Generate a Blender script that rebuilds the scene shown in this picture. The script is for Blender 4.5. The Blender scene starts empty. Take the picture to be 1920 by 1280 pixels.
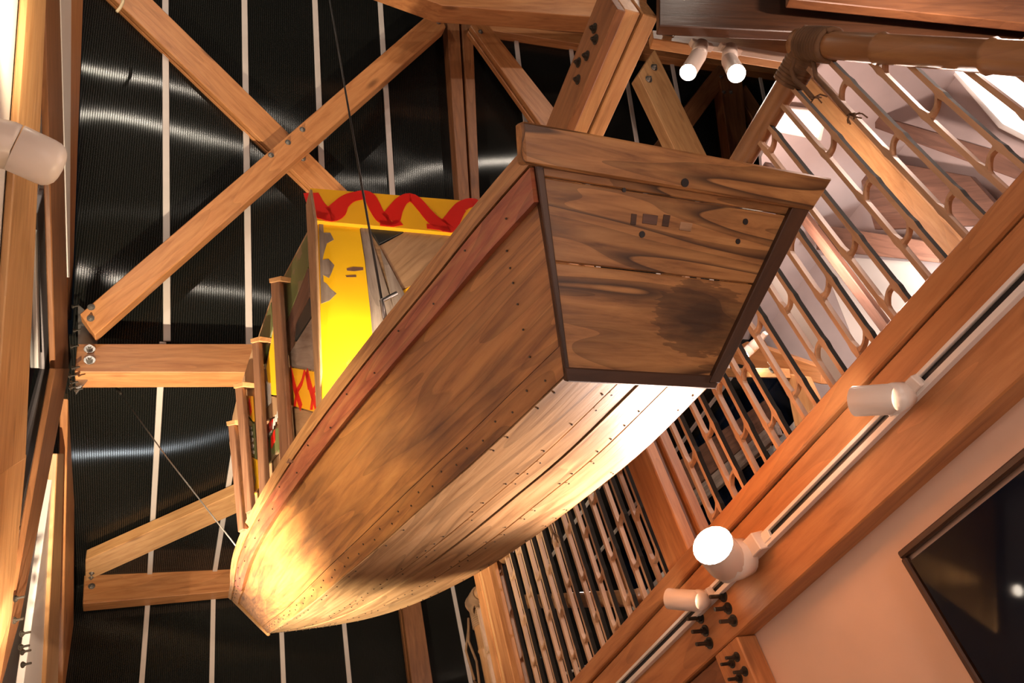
import bpy, bmesh, math, random
import numpy as np
from mathutils import Vector, Matrix

random.seed(7)
scene = bpy.context.scene
COL = scene.collection

# ------------------------------------------------------------------ camera
F = 1510.0
CX, CY = 960.0, 640.0
CAM = Vector((0.0, 0.0, 1.6))
_z = Vector((440.75 - CX, -1021.9 - CY, F)).normalized()      # world up seen by the camera
_y = Vector((215.2 - CX, 2245.7 - CY, F))
_y = (_y - _z * _y.dot(_z)).normalized()                      # along the gallery
_x = _y.cross(_z)                                             # across the hall
M3 = Matrix((_x, _y, _z))                                     # camera vector -> world
cam_data = bpy.data.cameras.new('camera')
cam_data.sensor_width = 36.0
cam_data.lens = F * 36.0 / 1920.0
cam_data.clip_start = 0.05
cam = bpy.data.objects.new('camera', cam_data)
R = Matrix((M3 @ Vector((1, 0, 0)), M3 @ Vector((0, -1, 0)), M3 @ Vector((0, 0, -1)))).transposed()
cam.matrix_world = Matrix.Translation(CAM) @ R.to_4x4()
COL.objects.link(cam)
scene.camera = cam

# ------------------------------------------------------------------ world and exposure
world = bpy.data.worlds.new('night')
scene.world = world
world.use_nodes = True
bg = world.node_tree.nodes['Background']
bg.inputs[0].default_value = (0.55, 0.75, 1.0, 1)
bg.inputs[1].default_value = 0.004
vs = scene.view_settings
vs.view_transform = 'Standard'
vs.look = 'None'
vs.exposure = 0.0
vs.gamma = 1.0
vs.use_curve_mapping = False

WARM = (1.0, 0.72, 0.50)
PINK = (1.0, 0.74, 0.62)
WHITE = (1.0, 0.86, 0.72)


def spot(name, loc, target, power, size_deg, color=WARM, radius=0.03, blend=0.6, parent=None):
    d = bpy.data.lights.new(name, 'SPOT')
    d.energy = power
    d.color = color
    d.spot_size = math.radians(size_deg)
    d.spot_blend = blend
    d.shadow_soft_size = radius
    o = bpy.data.objects.new(name, d)
    v = (Vector(target) - Vector(loc)).normalized()
    o.matrix_world = Matrix.Translation(Vector(loc)) @ v.to_track_quat('-Z', 'Y').to_matrix().to_4x4()
    COL.objects.link(o)
    return o


def point(name, loc, power, color=WARM, radius=0.05):
    d = bpy.data.lights.new(name, 'POINT')
    d.energy = power
    d.color = color
    d.shadow_soft_size = radius
    o = bpy.data.objects.new(name, d)
    o.location = loc
    COL.objects.link(o)
    return o


# hall fill: unseen lights added behind the camera for overall pinkish brightness
point('hall_fill_light', (1.3, -1.8, 2.7), 90, PINK, 0.12)
point('hall_fill_light', (1.5, -0.6, 1.2), 55, PINK, 0.25)
point('gallery_lamp_light', (3.6, 2.2, 4.9), 90, PINK, 0.08)
point('gallery_lamp_light', (3.4, 0.2, 4.7), 80, PINK, 0.08)
point('gallery_lamp_light', (3.3, 5.6, 4.5), 10, PINK, 0.08)

# ------------------------------------------------------------------ projection helpers


def ray(px, py):
    return M3 @ Vector(((px - CX) / F, (py - CY) / F, 1.0))


class Plane:
    def __init__(self, p, n):
        self.p = Vector(p)
        self.n = Vector(n).normalized()

    def off(self, d):                       # shifted towards the camera by d
        s = 1 if (CAM - self.p).dot(self.n) > 0 else -1
        return Plane(self.p + self.n * d * s, self.n)

    def at(self, px, py):
        d = ray(px, py)
        t = self.n.dot(self.p - CAM) / self.n.dot(d)
        return CAM + d * t

    def away(self):                         # unit normal that points away from the camera
        return self.n if (CAM - self.p).dot(self.n) < 0 else -self.n


def PX(v): return Plane((v, 0, 0), (1, 0, 0))
def PY(v): return Plane((0, v, 0), (0, 1, 0))
def PZ(v): return Plane((0, 0, v), (0, 0, 1))


YB, ZE, YE = 7.5, 5.668, 4.257              # back wall, eave height, foot of the roof slope
BACK = PY(YB)
EAVE = PZ(ZE)
SLOPE_N = Vector((0, 0.927, 0.375)).normalized()
SLOPE_U = Vector((0, -0.375, 0.927)).normalized()
SLOPE = Plane((0, YE, ZE), SLOPE_N)
XM = 2.0                                    # face of the gallery edge
LEFTX = -0.62

# ------------------------------------------------------------------ materials


def nt(name):
    m = bpy.data.materials.new(name)
    m.use_nodes = True
    t = m.node_tree
    for n in list(t.nodes):
        t.nodes.remove(n)
    out = t.nodes.new('ShaderNodeOutputMaterial')
    b = t.nodes.new('ShaderNodeBsdfPrincipled')
    t.links.new(b.outputs[0], out.inputs[0])
    return m, t, b, out


def N(t, typ, **kw):
    n = t.nodes.new(typ)
    for k, v in kw.items():
        setattr(n, k, v)
    return n


def ramp(t, fac, stops):
    r = t.nodes.new('ShaderNodeValToRGB')
    el = r.color_ramp.elements
    while len(el) < len(stops):
        el.new(0.5)
    for e, (p, c) in zip(el, stops):
        e.position = p
        e.color = (*c, 1) if len(c) == 3 else c
    t.links.new(fac, r.inputs[0])
    return r.outputs[0]


def mixc(t, fac, a, b, mode='MIX'):
    m = t.nodes.new('ShaderNodeMix')
    m.data_type = 'RGBA'
    m.blend_type = mode
    for i, v in ((0, fac), (6, a), (7, b)):
        if isinstance(v, (int, float)):
            m.inputs[i].default_value = v
        elif isinstance(v, tuple):
            m.inputs[i].default_value = (*v, 1) if len(v) == 3 else v
        else:
            t.links.new(v, m.inputs[i])
    return m.outputs[2]


def coords(t, space, scale):
    tc = N(t, 'ShaderNodeTexCoord')
    oi = N(t, 'ShaderNodeObjectInfo')
    mp = N(t, 'ShaderNodeMapping')
    mp.inputs['Scale'].default_value = scale
    sc = N(t, 'ShaderNodeVectorMath', operation='SCALE')
    cmb = N(t, 'ShaderNodeCombineXYZ')
    t.links.new(oi.outputs['Random'], cmb.inputs[0])
    t.links.new(oi.outputs['Random'], cmb.inputs[1])
    t.links.new(cmb.outputs[0], sc.inputs[0])
    sc.inputs['Scale'].default_value = 23.0
    t.links.new(sc.outputs[0], mp.inputs['Location'])
    t.links.new(tc.outputs[space], mp.inputs[0])
    return mp.outputs[0]


def contour(t, vec, k, detail=1.5):
    """saw of a smooth noise: its contour lines look like the figure of sawn wood"""
    n = N(t, 'ShaderNodeTexNoise')
    n.inputs['Scale'].default_value = 1.3
    n.inputs['Detail'].default_value = detail
    n.inputs['Roughness'].default_value = 0.4
    n.inputs['Distortion'].default_value = 0.25
    t.links.new(vec, n.inputs['Vector'])
    m1 = N(t, 'ShaderNodeMath', operation='MULTIPLY')
    m1.inputs[1].default_value = k
    t.links.new(n.outputs['Fac'], m1.inputs[0])
    fr = N(t, 'ShaderNodeMath', operation='FRACT')
    t.links.new(m1.outputs[0], fr.inputs[0])
    return fr.outputs[0]


def wood(name, light, mid, dark, space='Object', grain=(1.0, 9.0, 9.0), rough=0.45, knots=0.0,
         bands=0.35, knot_col=(0.10, 0.035, 0.012), bump=0.15, stain=0.0, stain_col=(0.04, 0.02, 0.012),
         streak=0.0, streak_col=(0.03, 0.012, 0.006), tint=0.18, blob=None):
    m, t, b, out = nt(name)
    v = coords(t, space, grain)
    n1 = N(t, 'ShaderNodeTexNoise')
    n1.inputs['Scale'].default_value = 3.0
    n1.inputs['Detail'].default_value = 6
    n1.inputs['Roughness'].default_value = 0.62
    n1.inputs['Distortion'].default_value = 0.5
    t.links.new(v, n1.inputs['Vector'])
    wv_out = contour(t, coords(t, space, tuple(g * .32 for g in grain)), 14.0)
    c = ramp(t, n1.outputs['Fac'], [(0.28, dark), (0.5, mid), (0.75, light)])
    wr = ramp(t, wv_out, [(0.0, (1, 1, 1)), (0.75, (1 - bands * .45,) * 3), (1.0, (1 - bands,) * 3)])
    c = mixc(t, 1.0, c, wr, 'MULTIPLY')
    if streak > 0:                                   # dark weathered grain lines
        v3 = coords(t, space, tuple(g * .26 for g in grain))
        f = ramp(t, contour(t, v3, 11.0, 2.2), [(0.0, (streak,) * 3), (0.09, (streak * .6,) * 3), (0.24, (0, 0, 0)), (0.97, (0, 0, 0)), (1.0, (streak,) * 3)])
        c = mixc(t, f, c, streak_col)
    if knots > 0:
        v2 = coords(t, space, (1.6, 5.0, 5.0))
        vo = N(t, 'ShaderNodeTexVoronoi')
        vo.inputs['Scale'].default_value = 1.0
        t.links.new(v2, vo.inputs['Vector'])
        f = ramp(t, vo.outputs['Distance'], [(0.0, (knots,) * 3), (0.07, (knots * .8,) * 3), (0.16, (0, 0, 0))])
        c = mixc(t, f, c, knot_col)
    if stain > 0:
        v4 = coords(t, space, (1.5, 3.0, 3.0))
        n4 = N(t, 'ShaderNodeTexNoise')
        n4.inputs['Scale'].default_value = 1.4
        n4.inputs['Detail'].default_value = 5
        t.links.new(v4, n4.inputs['Vector'])
        f = ramp(t, n4.outputs['Fac'], [(0.52, (0, 0, 0)), (0.72, (stain,) * 3)])
        c = mixc(t, f, c, stain_col)
    if blob:                                         # one burnt patch: centre, radii, in the piece's own metres
        tc = N(t, 'ShaderNodeTexCoord')
        mp = N(t, 'ShaderNodeMapping')
        mp.vector_type = 'TEXTURE'
        mp.inputs['Location'].default_value = (blob[0], blob[1], 0)
        mp.inputs['Scale'].default_value = (blob[2], blob[3], 10.0)
        t.links.new(tc.outputs['Object'], mp.inputs[0])
        ln = N(t, 'ShaderNodeVectorMath', operation='LENGTH')
        t.links.new(mp.outputs[0], ln.inputs[0])
        nb = N(t, 'ShaderNodeTexNoise')
        nb.inputs['Scale'].default_value = 1.0
        nb.inputs['Detail'].default_value = 5
        mp2 = N(t, 'ShaderNodeMapping')
        mp2.inputs['Scale'].default_value = (14, 60, 10)
        t.links.new(tc.outputs['Object'], mp2.inputs[0])
        t.links.new(mp2.outputs[0], nb.inputs['Vector'])
        ad = N(t, 'ShaderNodeMath', operation='MULTIPLY_ADD')
        ad.inputs[1].default_value = 0.9
        t.links.new(nb.outputs['Fac'], ad.inputs[0])
        t.links.new(ln.outputs['Value'], ad.inputs[2])
        f = ramp(t, ad.outputs[0], [(0.0, (.92,) * 3), (0.55, (.88,) * 3), (0.98, (.45,) * 3), (1.0, (0, 0, 0))])
        ad2 = N(t, 'ShaderNodeMath', operation='MULTIPLY')
        ad2.inputs[1].default_value = 0.66
        t.links.new(ad.outputs[0], ad2.inputs[0])
        t.links.new(ad2.outputs[0], f.node.inputs[0])
        c = mixc(t, f, c, (0.022, 0.010, 0.006))
    # every piece a little lighter or darker than its neighbour
    oi = N(t, 'ShaderNodeObjectInfo')
    tr = ramp(t, oi.outputs['Random'], [(0.0, (1 - tint,) * 3), (1.0, (1.0, 1.0, 1.0))])
    c = mixc(t, 1.0, c, tr, 'MULTIPLY')
    t.links.new(c, b.inputs['Base Color'])
    b.inputs['Roughness'].default_value = rough
    bp = N(t, 'ShaderNodeBump')
    bp.inputs['Strength'].default_value = bump
    bp.inputs['Distance'].default_value = 0.01
    t.links.new(n1.outputs['Fac'], bp.inputs['Height'])
    t.links.new(bp.outputs[0], b.inputs['Normal'])
    return m


def plain(name, col, rough=0.5, metal=0.0, emit=0.0, ecol=None, noise=0.0, spec=0.5):
    m, t, b, out = nt(name)
    b.inputs['Roughness'].default_value = rough
    b.inputs['Metallic'].default_value = metal
    b.inputs['Specular IOR Level'].default_value = spec
    tc = N(t, 'ShaderNodeTexCoord')
    n = N(t, 'ShaderNodeTexNoise')
    n.inputs['Scale'].default_value = 6.0
    n.inputs['Detail'].default_value = 4
    t.links.new(tc.outputs['Object'], n.inputs['Vector'])
    k = noise
    c = ramp(t, n.outputs['Fac'], [(0.3, tuple(x * (1 - k) for x in col)), (0.7, col)])
    t.links.new(c, b.inputs['Base Color'])
    if emit > 0:
        b.inputs['Emission Color'].default_value = (*(ecol or col), 1)
        b.inputs['Emission Strength'].default_value = emit
    return m


def paint(name, col, under, amount, scale=9.0, rough=0.4):
    """old paint that has flaked off in patches and shows the wood under it"""
    m, t, b, out = nt(name)
    v = coords(t, 'Object', (1.0, 1.0, 1.0))
    n = N(t, 'ShaderNodeTexNoise')
    n.inputs['Scale'].default_value = scale
    n.inputs['Detail'].default_value = 7
    n.inputs['Roughness'].default_value = 0.6
    t.links.new(v, n.inputs['Vector'])
    f = ramp(t, n.outputs['Fac'], [(amount - 0.01, (1, 1, 1)), (amount + 0.01, (0, 0, 0))])
    n2 = N(t, 'ShaderNodeTexNoise')
    n2.inputs['Scale'].default_value = 3.0
    t.links.new(v, n2.inputs['Vector'])
    cc = ramp(t, n2.outputs['Fac'], [(0.3, tuple(x * .85 for x in col)), (0.7, col)])
    c = mixc(t, f, cc, under)
    t.links.new(c, b.inputs['Base Color'])
    b.inputs['Roughness'].default_value = rough
    bp = N(t, 'ShaderNodeBump')
    bp.inputs['Strength'].default_value = 0.2
    bp.inputs['Distance'].default_value = 0.004
    t.links.new(f, bp.inputs['Height'])
    t.links.new(bp.outputs[0], b.inputs['Normal'])
    return m


def polycarbonate(name, axis='X'):
    """fluted multiwall sheet: fine parallel ribs that draw reflections out sideways, night behind it"""
    m, t, b, out = nt(name)
    geo = N(t, 'ShaderNodeNewGeometry')
    sep = N(t, 'ShaderNodeSeparateXYZ')
    t.links.new(geo.outputs['Position'], sep.inputs[0])
    mul = N(t, 'ShaderNodeMath', operation='MULTIPLY')
    mul.inputs[1].default_value = 2 * math.pi / 0.016
    t.links.new(sep.outputs[axis], mul.inputs[0])
    sn = N(t, 'ShaderNodeMath', operation='SINE')
    t.links.new(mul.outputs[0], sn.inputs[0])
    rib = ramp(t, sn.outputs[0], [(0.0, (0.010, 0.0105, 0.0095)), (0.8, (0.018, 0.018, 0.016)), (1.0, (0.032, 0.031, 0.027))])
    t.links.new(rib, b.inputs['Base Color'])
    b.inputs['Roughness'].default_value = 0.6
    b.inputs['Specular IOR Level'].default_value = 0.0
    tr = N(t, 'ShaderNodeBsdfTransparent')
    tr.inputs[0].default_value = (0.5, 0.55, 0.5, 1)
    mx = N(t, 'ShaderNodeMixShader')
    mx.inputs[0].default_value = 0.35
    t.links.new(b.outputs[0], mx.inputs[1])
    t.links.new(tr.outputs[0], mx.inputs[2])
    # skin of the sheet
    nz = N(t, 'ShaderNodeTexNoise')
    nz.inputs['Scale'].default_value = 1.1
    nz.inputs['Detail'].default_value = 1
    t.links.new(geo.outputs['Position'], nz.inputs['Vector'])
    bp = N(t, 'ShaderNodeBump')
    bp.inputs['Strength'].default_value = 0.15
    bp.inputs['Distance'].default_value = 0.08
    t.links.new(nz.outputs['Fac'], bp.inputs['Height'])
    gl = N(t, 'ShaderNodeBsdfAnisotropic')
    gl.inputs['Roughness'].default_value = 0.21
    gl.inputs['Anisotropy'].default_value = -0.84
    tg = N(t, 'ShaderNodeCombineXYZ')
    tg.inputs[0].default_value = 1.0
    t.links.new(tg.outputs[0], gl.inputs['Tangent'])
    t.links.new(bp.outputs[0], gl.inputs['Normal'])
    gc_ = ramp(t, sn.outputs[0], [(0.0, (0.35, 0.35, 0.34)), (0.6, (0.7, 0.7, 0.68)), (1.0, (1, 1, 1))])
    t.links.new(gc_, gl.inputs['Color'])
    fr = N(t, 'ShaderNodeFresnel')
    fr.inputs['IOR'].default_value = 1.58
    mx2 = N(t, 'ShaderNodeMixShader')
    t.links.new(fr.outputs[0], mx2.inputs[0])
    t.links.new(mx.outputs[0], mx2.inputs[1])
    t.links.new(gl.outputs[0], mx2.inputs[2])
    t.links.new(mx2.outputs[0], out.inputs[0])
    return m


PINE = wood('pine_timber', (0.64, 0.30, 0.115), (0.53, 0.225, 0.08), (0.39, 0.145, 0.048), knots=0.8, bands=0.16)
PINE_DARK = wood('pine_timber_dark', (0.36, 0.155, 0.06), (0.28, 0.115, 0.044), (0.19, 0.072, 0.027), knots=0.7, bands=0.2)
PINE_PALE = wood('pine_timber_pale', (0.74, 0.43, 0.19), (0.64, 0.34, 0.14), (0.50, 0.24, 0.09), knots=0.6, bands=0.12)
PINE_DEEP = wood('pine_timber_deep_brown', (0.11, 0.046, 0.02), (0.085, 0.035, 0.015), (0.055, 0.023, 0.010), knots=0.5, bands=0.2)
HULL = wood('hull_plank_wood', (0.56, 0.275, 0.085), (0.43, 0.19, 0.055), (0.23, 0.09, 0.03), space='UV', grain=(1.1, 6.0, 1.0),
            bands=0.3, streak=0.3, stain=0.5, rough=0.42, tint=0.1)
BOTTOM = wood('hull_bottom_wood', (0.55, 0.36, 0.19), (0.45, 0.27, 0.125), (0.26, 0.14, 0.06), space='UV', grain=(0.8, 10.0, 1.0),
              bands=0.25, streak=0.35, stain=0.35, rough=0.5, tint=0.12)
TRANSOM = wood('transom_wood', (0.58, 0.31, 0.115), (0.42, 0.20, 0.07), (0.20, 0.083, 0.03), grain=(1.3, 11.0, 11.0),
               bands=0.4, streak=0.9, stain=0.45, rough=0.4, tint=0.12)
TRANSOM_BURNT = wood('transom_wood_burnt', (0.58, 0.31, 0.115), (0.42, 0.20, 0.07), (0.20, 0.083, 0.03), grain=(1.3, 11.0, 11.0),
                     bands=0.4, streak=0.9, stain=0.3, rough=0.4, tint=0.05, blob=(.16, .03, .15, .10))
WALE = wood('red_stained_wale_wood', (0.55, 0.26, 0.10), (0.42, 0.13, 0.06), (0.22, 0.05, 0.03), space='UV', grain=(1.2, 8.0, 1.0),
            bands=0.35, stain=0.4, stain_col=(0.16, 0.03, 0.02), rough=0.4)
GUNW = wood('gunwale_cap_wood', (0.62, 0.36, 0.15), (0.48, 0.24, 0.09), (0.28, 0.12, 0.045), space='UV', grain=(1.2, 10.0, 1.0), bands=0.3)
DARKWOOD = wood('dark_edge_wood', (0.10, 0.045, 0.02), (0.07, 0.03, 0.014), (0.04, 0.018, 0.009), bands=0.2)
BATTEN = wood('batten_wood', (0.36, 0.19, 0.11), (0.28, 0.135, 0.075), (0.17, 0.075, 0.04), bands=0.25, stain=0.25)
PLY = wood('cabin_plywood', (0.52, 0.33, 0.19), (0.42, 0.25, 0.135), (0.28, 0.155, 0.08), bands=0.2, stain=0.3)
GREYWOOD = wood('weathered_grey_wood', (0.40, 0.33, 0.29), (0.28, 0.22, 0.19), (0.16, 0.11, 0.09), bands=0.25, stain=0.4)
BROWNWOOD = wood('brown_cabin_wood', (0.22, 0.11, 0.075), (0.16, 0.08, 0.055), (0.10, 0.05, 0.035), bands=0.25)
BAMBOO = wood('bamboo_cut_face', (0.66, 0.42, 0.26), (0.55, 0.34, 0.20), (0.42, 0.25, 0.14), grain=(9.0, 9.0, 1.0), bands=0.1, bump=0.05)
BAMBOO_POLE = wood('bamboo_pole_skin', (0.40, 0.21, 0.095), (0.33, 0.165, 0.072), (0.24, 0.115, 0.05), grain=(9.0, 9.0, 1.0), bands=0.12, rough=0.35)
BAMBOO_SKIN = plain('dark_bamboo_skin', (0.016, 0.012, 0.008), 0.7, noise=0.4, spec=0.15)
ROPE = plain('hemp_rope', (0.22, 0.12, 0.06), 0.9, noise=0.6)
YELLOW = paint('flaked_yellow_paint', (0.90, 0.52, 0.01), (0.16, 0.10, 0.08), 0.33, 6.0)
YELLOW_S = paint('solid_yellow_paint', (0.90, 0.46, 0.012), (0.5, 0.2, 0.02), 0.2, 9.0)
RED = paint('red_brush_paint', (0.72, 0.016, 0.008), (0.80, 0.34, 0.02), 0.30, 26.0)
GREEN = paint('olive_green_paint', (0.12, 0.14, 0.05), (0.20, 0.14, 0.08), 0.42, 7.0)
BLACKP = paint('black_paint', (0.018, 0.022, 0.024), (0.12, 0.09, 0.07), 0.30, 7.0)
WHITEP = plain('white_letter_paint', (0.72, 0.68, 0.64), 0.5, noise=0.15)
PCARB = polycarbonate('fluted_polycarbonate')
STRIPM = plain('white_joint_profile', (0.62, 0.55, 0.50), 0.45, noise=0.08)
WHITEM = plain('white_lacquer', (0.80, 0.76, 0.72), 0.4, noise=0.04)
LAMPW = plain('white_lamp_shell', (0.80, 0.70, 0.62), 0.35, noise=0.04)
ALU = plain('grey_window_sash', (0.34, 0.30, 0.31), 0.35, noise=0.1)
STEEL = plain('zinc_steel', (0.45, 0.43, 0.40), 0.35, metal=0.9, noise=0.3)
STEELD = plain('dark_steel', (0.10, 0.085, 0.07), 0.4, metal=0.8, noise=0.4)
BLACK = plain('black_slot', (0.01, 0.01, 0.012), 0.4)
PLASTER = plain('pink_beige_plaster', (0.72, 0.52, 0.40), 0.75, noise=0.05)
LILAC = plain('lilac_grey_plaster', (0.45, 0.38, 0.38), 0.7, noise=0.08)
WHITEWALL = plain('white_plaster', (0.80, 0.74, 0.70), 0.7, noise=0.03)
GLASSDARK = plain('night_window_glass', (0.004, 0.007, 0.016), 0.04, noise=0.2, spec=0.16)
FLOORM = plain('grey_floor_screed', (0.32, 0.26, 0.22), 0.6, noise=0.2)
BULB = plain('lamp_lens_glow', (1, 0.9, 0.8), 0.3, emit=60, ecol=(1, 0.86, 0.70))
BULBBIG = plain('bright_lamp_lens_glow', (1, 0.9, 0.8), 0.3, emit=160, ecol=(1, 0.84, 0.70))
PANELGLOW = plain('ceiling_light_diffuser', (1, 0.95, 0.9), 0.4, emit=2.2, ecol=(1, 0.90, 0.84))
WIRE = plain('wire_rope', (0.05, 0.045, 0.04), 0.45, metal=0.6, noise=0.4)
CREAM = plain('cream_plastic_cord', (0.75, 0.60, 0.36), 0.5, noise=0.1)

# ------------------------------------------------------------------ object helpers
WM = {}                                     # object name -> world matrix


def tag(o, label=None, cat=None, group=None, kind=None):
    if label: o['label'] = label
    if cat: o['category'] = cat
    if group: o['group'] = group
    if kind: o['kind'] = kind
    return o


def link(name, me, mat, parent=None, mw=None):
    o = bpy.data.objects.new(name, me)
    COL.objects.link(o)
    if mat is not None:
        for mm in (mat if isinstance(mat, (list, tuple)) else [mat]):
            me.materials.append(mm)
    mw = mw or Matrix.Identity(4)
    if parent is not None:
        o.parent = parent
        o.matrix_local = WM[parent.name].inverted() @ mw
    else:
        o.matrix_world = mw
    WM[o.name] = mw
    return o


def empty(name, loc, label=None, cat=None, group=None, kind=None):
    o = bpy.data.objects.new(name, None)
    o.empty_display_size = 0.1
    COL.objects.link(o)
    o.location = loc
    WM[o.name] = Matrix.Translation(Vector(loc))
    return tag(o, label, cat, group, kind)


def finish(bm, smooth=False):
    bmesh.ops.recalc_face_normals(bm, faces=bm.faces)
    me = bpy.data.meshes.new('mesh')
    bm.to_mesh(me)
    bm.free()
    if smooth:
        for p in me.polygons:
            p.use_smooth = True
    return me


def frame_from(x, zn, origin):
    x = x.normalized()
    z = (zn - x * zn.dot(x)).normalized()
    y = z.cross(x)
    return Matrix((x, y, z)).transposed().to_4x4(), origin


def prism_pts(name, pts, away, thick, mat, parent=None, bevel=0.004, xdir=None):
    """solid plate: outline pts (world, front face), thickness along away"""
    pts = [Vector(p) for p in pts]
    c = sum(pts, Vector()) / len(pts)
    if xdir is None:
        n = len(pts)
        e = max(((pts[(i + 1) % n] - pts[i]) for i in range(n)), key=lambda v: v.length)
        xdir = e
    m, _ = frame_from(xdir, -away, c)
    m = Matrix.Translation(c) @ m
    inv = m.inverted()
    bm = bmesh.new()
    a = [bm.verts.new(inv @ p) for p in pts]
    b = [bm.verts.new(inv @ (p + away * thick)) for p in pts]
    bm.faces.new(a)
    bm.faces.new(b[::-1])
    n = len(pts)
    for i in range(n):
        bm.faces.new((a[i], b[i], b[(i + 1) % n], a[(i + 1) % n]))
    if bevel:
        bmesh.ops.bevel(bm, geom=bm.edges[:], offset=bevel, segments=1, affect='EDGES', clamp_overlap=True)
    return link(name, finish(bm), mat, parent, m)


def prism(name, px, plane, thick, mat, parent=None, bevel=0.004, xdir=None):
    return prism_pts(name, [plane.at(*p) for p in px], plane.away(), thick, mat, parent, bevel, xdir)


def beam(name, p0, p1, w, h, mat, parent=None, up=(0, 0, 1), bevel=0.005):
    """straight timber from p0 to p1: w across, h along up"""
    p0, p1 = Vector(p0), Vector(p1)
    m, _ = frame_from(p1 - p0, Vector(up), None)
    m = Matrix.Translation((p0 + p1) / 2) @ m
    L = (p1 - p0).length
    bm = bmesh.new()
    bmesh.ops.create_cube(bm, size=1.0)
    for v in bm.verts:
        v.co = Vector((v.co.x * L, v.co.y * w, v.co.z * h))
    if bevel:
        bmesh.ops.bevel(bm, geom=bm.edges[:], offset=bevel, segments=1, affect='EDGES', clamp_overlap=True)
    return link(name, finish(bm), mat, parent, m)


def add_tube(bm, pts, r, seg=8, caps=True):
    pts = [Vector(p) for p in pts]
    rr = r if isinstance(r, (list, tuple)) else [r] * len(pts)
    rings = []
    prev = None
    for i, p in enumerate(pts):
        d = (pts[min(i + 1, len(pts) - 1)] - pts[max(i - 1, 0)]).normalized()
        if prev is None:
            a = d.orthogonal().normalized()
        else:
            a = (prev - d * prev.dot(d))
            a = a.normalized() if a.length > 1e-6 else d.orthogonal().normalized()
        prev = a
        b = d.cross(a)
        rings.append([bm.verts.new(p + (a * math.cos(2 * math.pi * k / seg) + b * math.sin(2 * math.pi * k / seg)) * rr[i]) for k in range(seg)])
    for r0, r1 in zip(rings, rings[1:]):
        for k in range(seg):
            bm.faces.new((r0[k], r0[(k + 1) % seg], r1[(k + 1) % seg], r1[k]))
    if caps:
        bm.faces.new(rings[0][::-1])
        bm.faces.new(rings[-1])


def tube(name, pts, r, mat, parent=None, seg=8, smooth=True):
    bm = bmesh.new()
    add_tube(bm, pts, r, seg)
    return link(name, finish(bm, smooth), mat, parent)


def bolt_mesh():
    bm = bmesh.new()
    add_tube(bm, [(0, 0, 0), (0, 0, .004)], .022, 14)
    add_tube(bm, [(0, 0, .003), (0, 0, .016)], .013, 6)
    add_tube(bm, [(0, 0, .015), (0, 0, .024)], .007, 8)
    me = finish(bm)
    me.materials.append(STEEL)
    return me


BOLT = bolt_mesh()


def longbolt_mesh():
    bm = bmesh.new()
    add_tube(bm, [(0, 0, 0), (0, 0, .006)], .030, 16)
    add_tube(bm, [(0, 0, .005), (0, 0, .024)], .019, 6)
    add_tube(bm, [(0, 0, .02), (0, 0, .085)], .0105, 10)
    me = finish(bm)
    me.materials.append(STEELD)
    return me


LONGBOLT = longbolt_mesh()
BOLTD = BOLT.copy()
BOLTD.materials.clear()
BOLTD.materials.append(STEELD)


def bolt(parent, p, n, me=None, s=1.0, name='bolt'):
    o = bpy.data.objects.new(name, me or BOLT)
    COL.objects.link(o)
    mw = Matrix.Translation(Vector(p)) @ Vector(n).normalized().to_track_quat('Z', 'Y').to_matrix().to_4x4() @ Matrix.Scale(s, 4)
    o.parent = parent
    o.matrix_local = WM[parent.name].inverted() @ mw
    WM[o.name] = mw
    return o


def bolts(parent, px, plane, me=None, s=1.0):
    for p in px:
        bolt(parent, plane.at(*p), -plane.away(), me, s)


def timber(name, quad, plane, thick, mat, label, cat='timber', bpx=(), twin=False, group=None, bs=1.0):
    """timber whose face is the pixel quad (a0, a1, b1, b0: long edges a and b) on a plane of the building;
    twin: two planks with a gap between them"""
    P = [plane.at(*p) for p in quad]
    away = plane.away()
    xd = P[1] - P[0]
    if not twin:
        o = prism_pts(name, P, away, thick, mat, None, 0.005, xd)
        tag(o, label, cat, group)
    else:
        base = (P[0] + P[3]) / 2
        o = empty(name, base, label, cat, group)
        t1 = thick * 0.42
        for k in (0, 1):
            off = away * (thick * 0.58 * k)
            prism_pts('plank', [p + off for p in P], away, t1, mat, o, 0.005, xd)
        core = [P[0] * .9 + P[3] * .1, P[1] * .9 + P[2] * .1, P[2] * .9 + P[1] * .1, P[3] * .9 + P[0] * .1]
        prism_pts('spacer', [p + away * t1 for p in core], away, thick * .16, PINE_DARK, o, 0, xd)
    bolts(o, bpx, plane, None, bs)
    return o


# ------------------------------------------------------------------ roof, back wall: sheets and joint strips
def quad_obj(name, pts, mat, parent, thick, away):
    return prism_pts(name, pts, Vector(away), thick, mat, parent, 0)


def strip_between(name, p0, p1, nrm, w, t, parent):
    return beam(name, p0, p1, w, t, STRIPM, parent, up=nrm, bevel=0.003)


SX = [-0.86, -0.068, 0.495, 1.105, 1.695, 2.28, 2.865, 3.45, 4.03, 4.62, 5.2, 5.8]   # joints of the sheets
wb = empty('wall_back', (0, YB, 0), kind='structure')
for i in range(len(SX) - 1):
    quad_obj('sheet', [(SX[i], YB, 2.4), (SX[i + 1], YB, 2.4), (SX[i + 1], YB, ZE), (SX[i], YB, ZE)], PCARB, wb, 0.016, (0, 1, 0))
    if i > 0:
        strip_between('joint_strip', (SX[i], YB - .008, 2.4), (SX[i], YB - .008, ZE), Vector((0, -1, 0)), 0.042, 0.014, wb)
prism_pts('lower_panel', [Vector(p) for p in ((-.9, YB, 0), (5.8, YB, 0), (5.8, YB, 2.4), (-.9, YB, 2.4))], Vector((0, 1, 0)), .1, PLASTER, wb, 0)

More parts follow.
